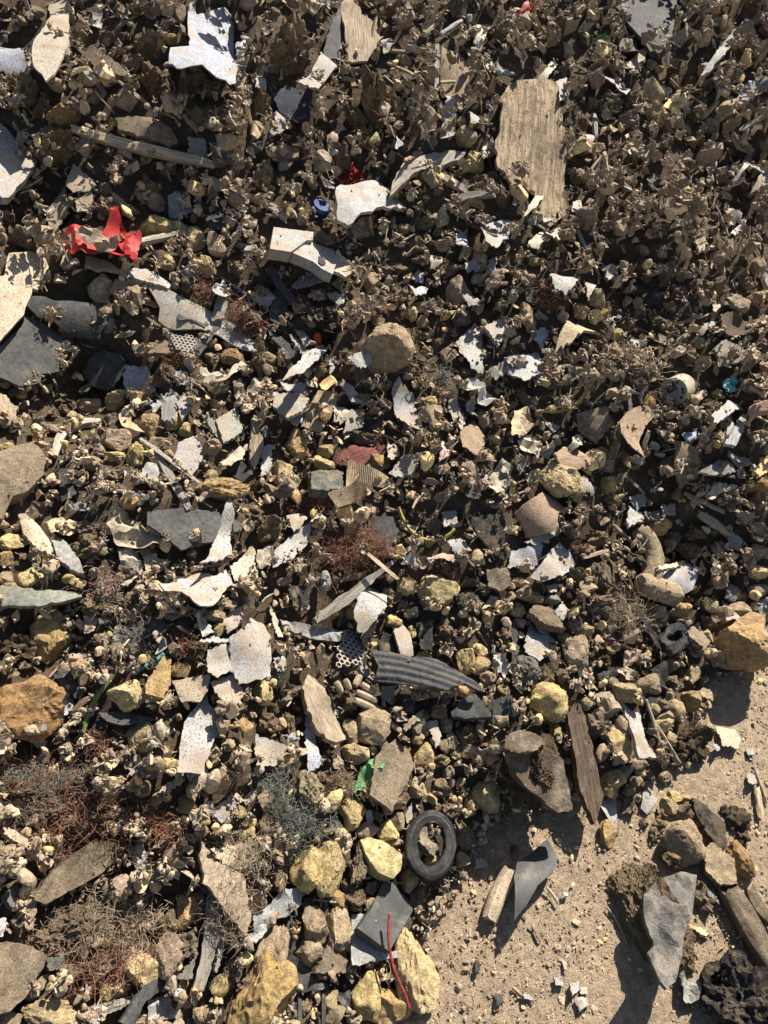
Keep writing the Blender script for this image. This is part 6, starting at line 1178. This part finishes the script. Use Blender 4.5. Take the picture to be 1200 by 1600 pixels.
FN = dict(stone=('stone', 'stone', 'stone', 'stones lying in the heap'), shard=('flat_shard', 'shard', 'flat shard', 'plastic shards in the heap'), chip=('wood_splinter', 'splinter', 'wood splinter', 'sticks and strips in the heap'), clod=('earth_clod', 'clod', 'lump of earth', 'lumps of caked earth in the heap'), chunk=('rubble_chunk', 'rubble', 'rubble chunk', 'angular rubble chunks in the heap'), bark=('bark_chip', 'bark', 'bark chip', 'bark chips in the heap'), curl=('crumpled_scrap', 'scrap', 'crumpled scrap', 'crumpled scraps in the heap'))
tries = 0
while tries < 14000 and any(FILL[k] < LIM[k] for k in FILL):
    tries += 1
    px, py = g.uniform(-10, 1210), g.uniform(-10, 1610)
    kind = ('stone', 'shard', 'chip', 'clod', 'chunk', 'bark', 'curl')[g.choice(7, p=(.02, .22, .13, .05, .2, .16, .22))]
    if FILL[kind] >= LIM[kind]: continue
    P = hit(px, py); i, j = cell(P[0], P[1])
    if D[j, i] < .02: continue
    zz = float(zone(px, py)); size = g.uniform(13, 24) if zz < .5 else g.uniform(14, 30)
    size *= math.exp(g.normal() * .22)
    if kind == 'chip': size *= 1.7
    if kind == 'curl': size *= 1.35
    if kind == 'stone' and g.uniform() > .25 + .75 * zz: continue
    if kind in ('shard', 'bark') and g.uniform() < .4 * zz: continue
    # do not hide what was placed from the photograph
    b = IMG[max(0, int((py - size * .5) / 2)):int((py + size * .5) / 2) + 1, max(0, int((px - size * .5) / 2)):int((px + size * .5) / 2) + 1]
    if b.size == 0 or b.mean() > (.4 if kind == 'curl' else .25): continue
    mpp = np.linalg.norm(P - CAM) / FOC; r = size * mpp / 2
    z = settle(P[0], P[1], r * (.5 if kind == 'chip' else .9), .6 if kind != 'chip' else .3, .6)
    if z is None: continue
    n0 = n_at(P); Rm = rot_random(g, n0, {'shard': 1.0, 'chip': .7, 'stone': 1.5, 'clod': 1.5, 'chunk': 1.2, 'bark': 1.1, 'curl': .9}[kind])
    k = int(g.integers(len(BANK[kind]))); me = bank_mesh(kind, k, r)
    sc_ = r / .02 * (g.uniform(.85, 1.1, 3) if kind != 'shard' else np.array([1, 1, g.uniform(.5, 1.4)]))
    nm, ct, noun, grp = FN[kind]
    o = bpy.data.objects.new(nm, me); col.objects.link(o)
    o.matrix_world = Matrix(((*(Rm[0] * sc_), P[0]), (*(Rm[1] * sc_), P[1]), (*(Rm[2] * sc_), z), (0, 0, 0, 1)))
    ck, cv = pick_col(kind, g); o.color = (*cv, 1)
    reg(o, px, py, size, None, ct, grp, PAL[ck][1], noun, None)
    IMG[max(0, int((py - size * .35) / 2)):int((py + size * .35) / 2) + 1, max(0, int((px - size * .35) / 2)):int((px + size * .35) / 2) + 1] = True
    FILL[kind] += 1
print('fillers', FILL, 'tries', tries)

# ================================================================== uncountable debris, one object per sort
class Soup:
    def __init__(s): s.V, s.F, s.C, s.n = [], [], [], 0
    def add(s, V, F, c):
        s.V.append(V); s.F.append(F + s.n); s.C.append(np.broadcast_to(c, (len(V), 3))); s.n += len(V)
    def build(s, name, label, cat):
        o = link(name, mesh_np(name, np.vstack(s.V), np.vstack(s.F), False, None, np.vstack(s.C)), 'debris')
        tag(o, label, cat, None, 'stuff'); return o
MP = 4; mxs = np.arange(-300, 1504, MP); mys = np.arange(-300, 1804, MP); PMAP = np.full((len(mys), len(mxs), 3), np.nan)
tt = np.arange(.5, 5.5, .02)
for r_i, yv in enumerate(mys):
    dd = FW + np.outer((mxs - 600) / FOC, RT) - (yv - 800) / FOC * UP
    Q = CAM + dd[:, None, :] * tt[None, :, None]; bb = Q[..., 2] < surf(Q[..., 0], Q[..., 1]); k_ = bb.argmax(1); okk = bb.any(1)
    PMAP[r_i, okk] = Q[np.arange(len(mxs)), k_][okk]
NXM = -np.gradient(Hb, RES, axis=1); NYM = -np.gradient(Hb, RES, axis=0)
def blur(A, k):
    c = np.cumsum(np.pad(A, ((k, k), (0, 0)), 'edge'), 0); A = (c[2 * k:] - c[:-2 * k]) / (2 * k)
    c = np.cumsum(np.pad(A, ((0, 0), (k, k)), 'edge'), 1); return (c[:, 2 * k:] - c[:, :-2 * k]) / (2 * k)
NXM, NYM = blur(NXM, 14), blur(NYM, 14)
def scatter(soup, tries, kinds, smin, smax, occ_p, margin=260, out_p=.35, heap=True, sq=1.0, spread=1.1, frac=.4, region=None, low=0.):
    """kinds: name -> (weight in the finer upper right, weight in the stonier lower part)"""
    x0, x1, y0, y1 = region or (-margin, 1200 + margin, -margin * .8, 1600 + margin * .5)
    px, py = g.uniform(x0, x1, tries), g.uniform(y0, y1, tries)
    inside = (px > -20) & (px < 1220) & (py > -20) & (py < 1620)
    ok = inside | (g.uniform(size=tries) < out_p)
    P = PMAP[np.clip(((py + 300) / MP).astype(int), 0, len(mys) - 1), np.clip(((px + 300) / MP).astype(int), 0, len(mxs) - 1)] + np.column_stack([g.uniform(-.004, .004, tries), g.uniform(-.006, .006, tries), np.zeros(tries)])
    ok &= ~np.isnan(P[:, 0])
    px, py, P, inside = px[ok], py[ok], P[ok], inside[ok]; n = len(px)
    i, j = cell(P[:, 0], P[:, 1]); dd = D[j, i]
    im = IMG[np.clip((py / 2).astype(int), 0, 799), np.clip((px / 2).astype(int), 0, 599)] & inside
    thin = g.uniform(size=n) < (1 - low * zone(px, py))
    ok = thin & (dd > 0 if heap else dd < .03 + .03 * g.uniform(size=n) ** 3) & (~im | (g.uniform(size=n) < occ_p))
    px, py, P, im, dd = px[ok], py[ok], P[ok], im[ok], dd[ok]; n = len(px)
    size = smin + (smax - smin) * g.uniform(size=n) ** sq
    nearh = IMG2[np.clip((py / 2).astype(int), 0, 799), np.clip((px / 2).astype(int), 0, 599)]
    size = np.where(nearh, np.minimum(size, 11 + 9 * g.uniform(size=n)), size)
    size = np.where(im, np.minimum(size, 5), size)
    if heap: size *= np.clip(.45 + dd / .12, .45, 1)          # finer towards the foot of the heap
    r = size * np.linalg.norm(P - CAM, axis=1) / FOC / 2
    names = list(kinds); zz = zone(px, py); wt = np.stack([kinds[k][0] * (1 - zz) + kinds[k][1] * zz for k in names], 1); cw = np.cumsum(wt, 1) / wt.sum(1)[:, None]
    kd = (g.uniform(size=n)[:, None] > cw).sum(1).clip(0, len(names) - 1)
    z = np.zeros(n)
    for q in range(n):
        kn = names[kd[q]]
        if heap:
            zq = settle(P[q, 0], P[q, 1], r[q] * (.45 if kn == 'chip' else .85), .6 if kn != 'chip' else .35, frac)
            z[q] = np.nan if zq is None else zq
            if im[q]: z[q] = HF[cell(P[q, 1], P[q, 1])[1], cell(P[q, 0], P[q, 0])[0]] + r[q] * .3
        else: z[q] = r[q] * g.uniform(-.65, .0)
    i, j = cell(P[:, 0], P[:, 1])
    N0 = np.column_stack([NXM[j, i], NYM[j, i], np.ones(n)]) if heap else np.tile([0., 0, 1], (n, 1))
    N0 /= np.linalg.norm(N0, axis=1)[:, None]
    flatk = np.array([k in ('shard', 'chip', 'bark', 'curl') for k in names])[kd]
    sp = np.where(flatk, spread if heap else .2, 1.6)[:, None]
    Z = N0 + g.normal(size=(n, 3)) * sp * .6; Z /= np.linalg.norm(Z, axis=1)[:, None]
    A = g.normal(size=(n, 3)); X = A - Z * (A * Z).sum(1)[:, None]; X /= np.linalg.norm(X, axis=1)[:, None]; Y = np.cross(Z, X)
    Rm = np.stack([X, Y, Z], 2); sc_ = r[:, None] * g.uniform(.7, 1.15, (n, 3))
    good = ~np.isnan(z); made = 0
    for ki, kn in enumerate(names):
        mk = np.nonzero(good & (kd == ki))[0]
        if not len(mk): continue
        bi = g.integers(len(BANK[kn]), size=len(mk)); cl = COLS[kn]; pw = np.array([c[1] for c in cl]); ci = g.choice(len(cl), size=len(mk), p=pw / pw.sum())
        cv = np.array([PAL[c[0]][0] for c in cl])[ci] * g.uniform(*{'pebble': (.6, 1.1), 'crumb': (.55, 1.0), 'lump': (.6, 1.05)}.get(kn, (.7, 1.35)), (len(mk), 1)) * (1 + g.normal(size=(len(mk), 3)) * .03)
        for bk_ in range(len(BANK[kn])):
            s = mk[bi == bk_]
            if not len(s): continue
            V, F = BANK[kn][bk_]; f = 1.7 if kn == 'chip' else 1.0
            W = np.einsum('nij,nvj->nvi', Rm[s], V[None] * sc_[s][:, None] * f) + np.column_stack([P[s, :2], z[s]])[:, None]
            if not heap: W[..., 2] = z[s][:, None] + (W[..., 2] - z[s][:, None]) * .45
            FF = F[None] + (np.arange(len(s)) * len(V))[:, None, None]
            soup.V.append(W.reshape(-1, 3)); soup.F.append(FF.reshape(-1, 3) + soup.n); soup.C.append(np.repeat(cv[bi == bk_], len(V), 0)); soup.n += len(s) * len(V); made += len(s)
    return made
s1 = Soup(); c1 = scatter(s1, 24000, dict(shard=(5, 3), curl=(3, 2), lump=(1.5, 1.2), pebble=(.6, 4), chip=(1.4, .8), bark=(3, 1.2)), 14, 36, .0, 280, sq=1.8, frac=.9, spread=1.5)
CAPH = HF2.copy()
c1 += scatter(s1, 40000, dict(shard=(6, 4), curl=(3, 1.5), lump=(1, 1), pebble=(.8, 5), chip=(2, 1), bark=(2, 1)), 9, 21, .0, 280, sq=1.4, frac=.8, spread=1.4, low=.5); s1.build('mixed_debris', 'small mixed chips and shards packed between the larger pieces', 'debris')
CAPH = HF2.copy(); CAPM = .0025
s2 = Soup(); c2 = scatter(s2, 46000, dict(crumb=(4, 5), shard=(5, 3), chip=(1.4, .9)), 4.5, 9, .0, 200, low=.45); s2.build('coarse_gravel', 'coarse gravel and crumbs filling the gaps of the heap', 'gravel')
CAPH = HF2.copy()
s3 = Soup(); c3 = scatter(s3, 30000, dict(crumb=(5, 5), chip=(.4, .3)), 1.8, 4.0, .03, 100); s3.build('earth_crumbs', 'fine crumbs of brown earth dusted over the heap', 'earth')
s4 = Soup()
COLS['crumb'] = [('tn', 5), ('tb', 4), ('bg', 5), ('gb', 3)]; COLS['chip'] = [('tn', 3), ('br', 3), ('gb', 3), ('bg', 2)]; COLS['pebble'] = [('tn', 4), ('tb', 4), ('bg', 3), ('oc', 1), ('yl', 1), ('gb', 2), ('br', 2)]
gr_ = (560, 1480, 1000, 1790)
c4 = scatter(s4, 13000, dict(crumb=(9, 9), chip=(.8, .8)), 1.5, 4.6, .0, heap=False, sq=2.2, region=gr_, out_p=.5); c5 = scatter(s4, 2600, dict(pebble=(3, 3), shard=(1, 1), chip=(.8, .8)), 4, 10, .0, heap=False, sq=2.6, region=gr_)
s4.build('ground_grit', 'fine tan grit and small gravel strewn on the bare ground', 'grit')
# thin strands all through the heap
Vs = Soup(); n = 2600
px, py = g.uniform(0, 1200, n), g.uniform(0, 1600, n)
P = PMAP[((py + 300) / MP).astype(int), ((px + 300) / MP).astype(int)]; i, j = cell(np.nan_to_num(P[:, 0]), np.nan_to_num(P[:, 1]))
ok = ~np.isnan(P[:, 0]) & (D[j, i] > .01) & (~IMG[(py / 2).astype(int), (px / 2).astype(int)] | (g.uniform(size=n) < .1))
P, i, j = P[ok], i[ok], j[ok]; n = len(P)
P0 = np.column_stack([P[:, :2], HF2[j, i] + .002]); mpp = np.linalg.norm(P - CAM, axis=1) / FOC
for cl in ('bg', 'gb', 'br', 'co', 'dg'):
    s = g.uniform(size=n) < .2
    V, F = strands(P0[s], g.normal(size=(s.sum(), 3)), g.normal(size=(s.sum(), 3)), g.uniform(12, 44, s.sum()) * mpp[s], g.uniform(.0004, .001, s.sum()), 7, g)
    Vs.add(V, F, np.array(PAL[cl][0]))
Vs.build('loose_strands', 'fine loose strands of root and thread all through the heap', 'fibre')
print('stuff', c1, c2, c3, c4, c5)

# ================================================================== labels that single each thing out
LMS = [t for t in THINGS if t['lm']]
keys = {}
for t in THINGS:
    if t['label']: continue
    best = None
    for l in LMS:
        if l is t: continue
        d_ = math.hypot(t['px'] - l['px'], t['py'] - l['py'])
        if best is None or d_ < best[0]: best = (d_, l)
    d_, l = best; dx, dy = t['px'] - l['px'], t['py'] - l['py']
    rel = ('right of' if dx > 0 else 'left of') if abs(dx) > abs(dy) else ('below' if dy > 0 else 'above')
    cwd = t['colour']
    sw = 'small' if t['size'] < 24 else 'medium' if t['size'] < 42 else 'large'
    keys.setdefault((sw, t['colour'], t['noun'], rel, l['lm']), []).append((d_, t))
ORD = ['', 'second', 'third', 'fourth', 'fifth', 'sixth', 'seventh', 'eighth', 'ninth', 'tenth', 'eleventh', 'twelfth']
for (sw, cw, noun, rel, lm), L in keys.items():
    L.sort(key=lambda q: q[0])
    for i, (d_, t) in enumerate(L):
        b = f'{sw} {cw} {noun} {rel} the {lm}' if len(f'{sw} {cw} {noun} {rel} the {lm}'.split()) < 13 else f'{sw} {cw} {noun} {rel} {lm}'.replace('lump of earth', 'clod')
        t['label'] = b if len(L) == 1 else b + (', closest to it' if i == 0 else f', {ORD[min(i, 11)]} closest to it')
for t in THINGS: t['o']['label'] = t['label']
print('things', len(THINGS), 'distinct labels', len({t['label'] for t in THINGS}))
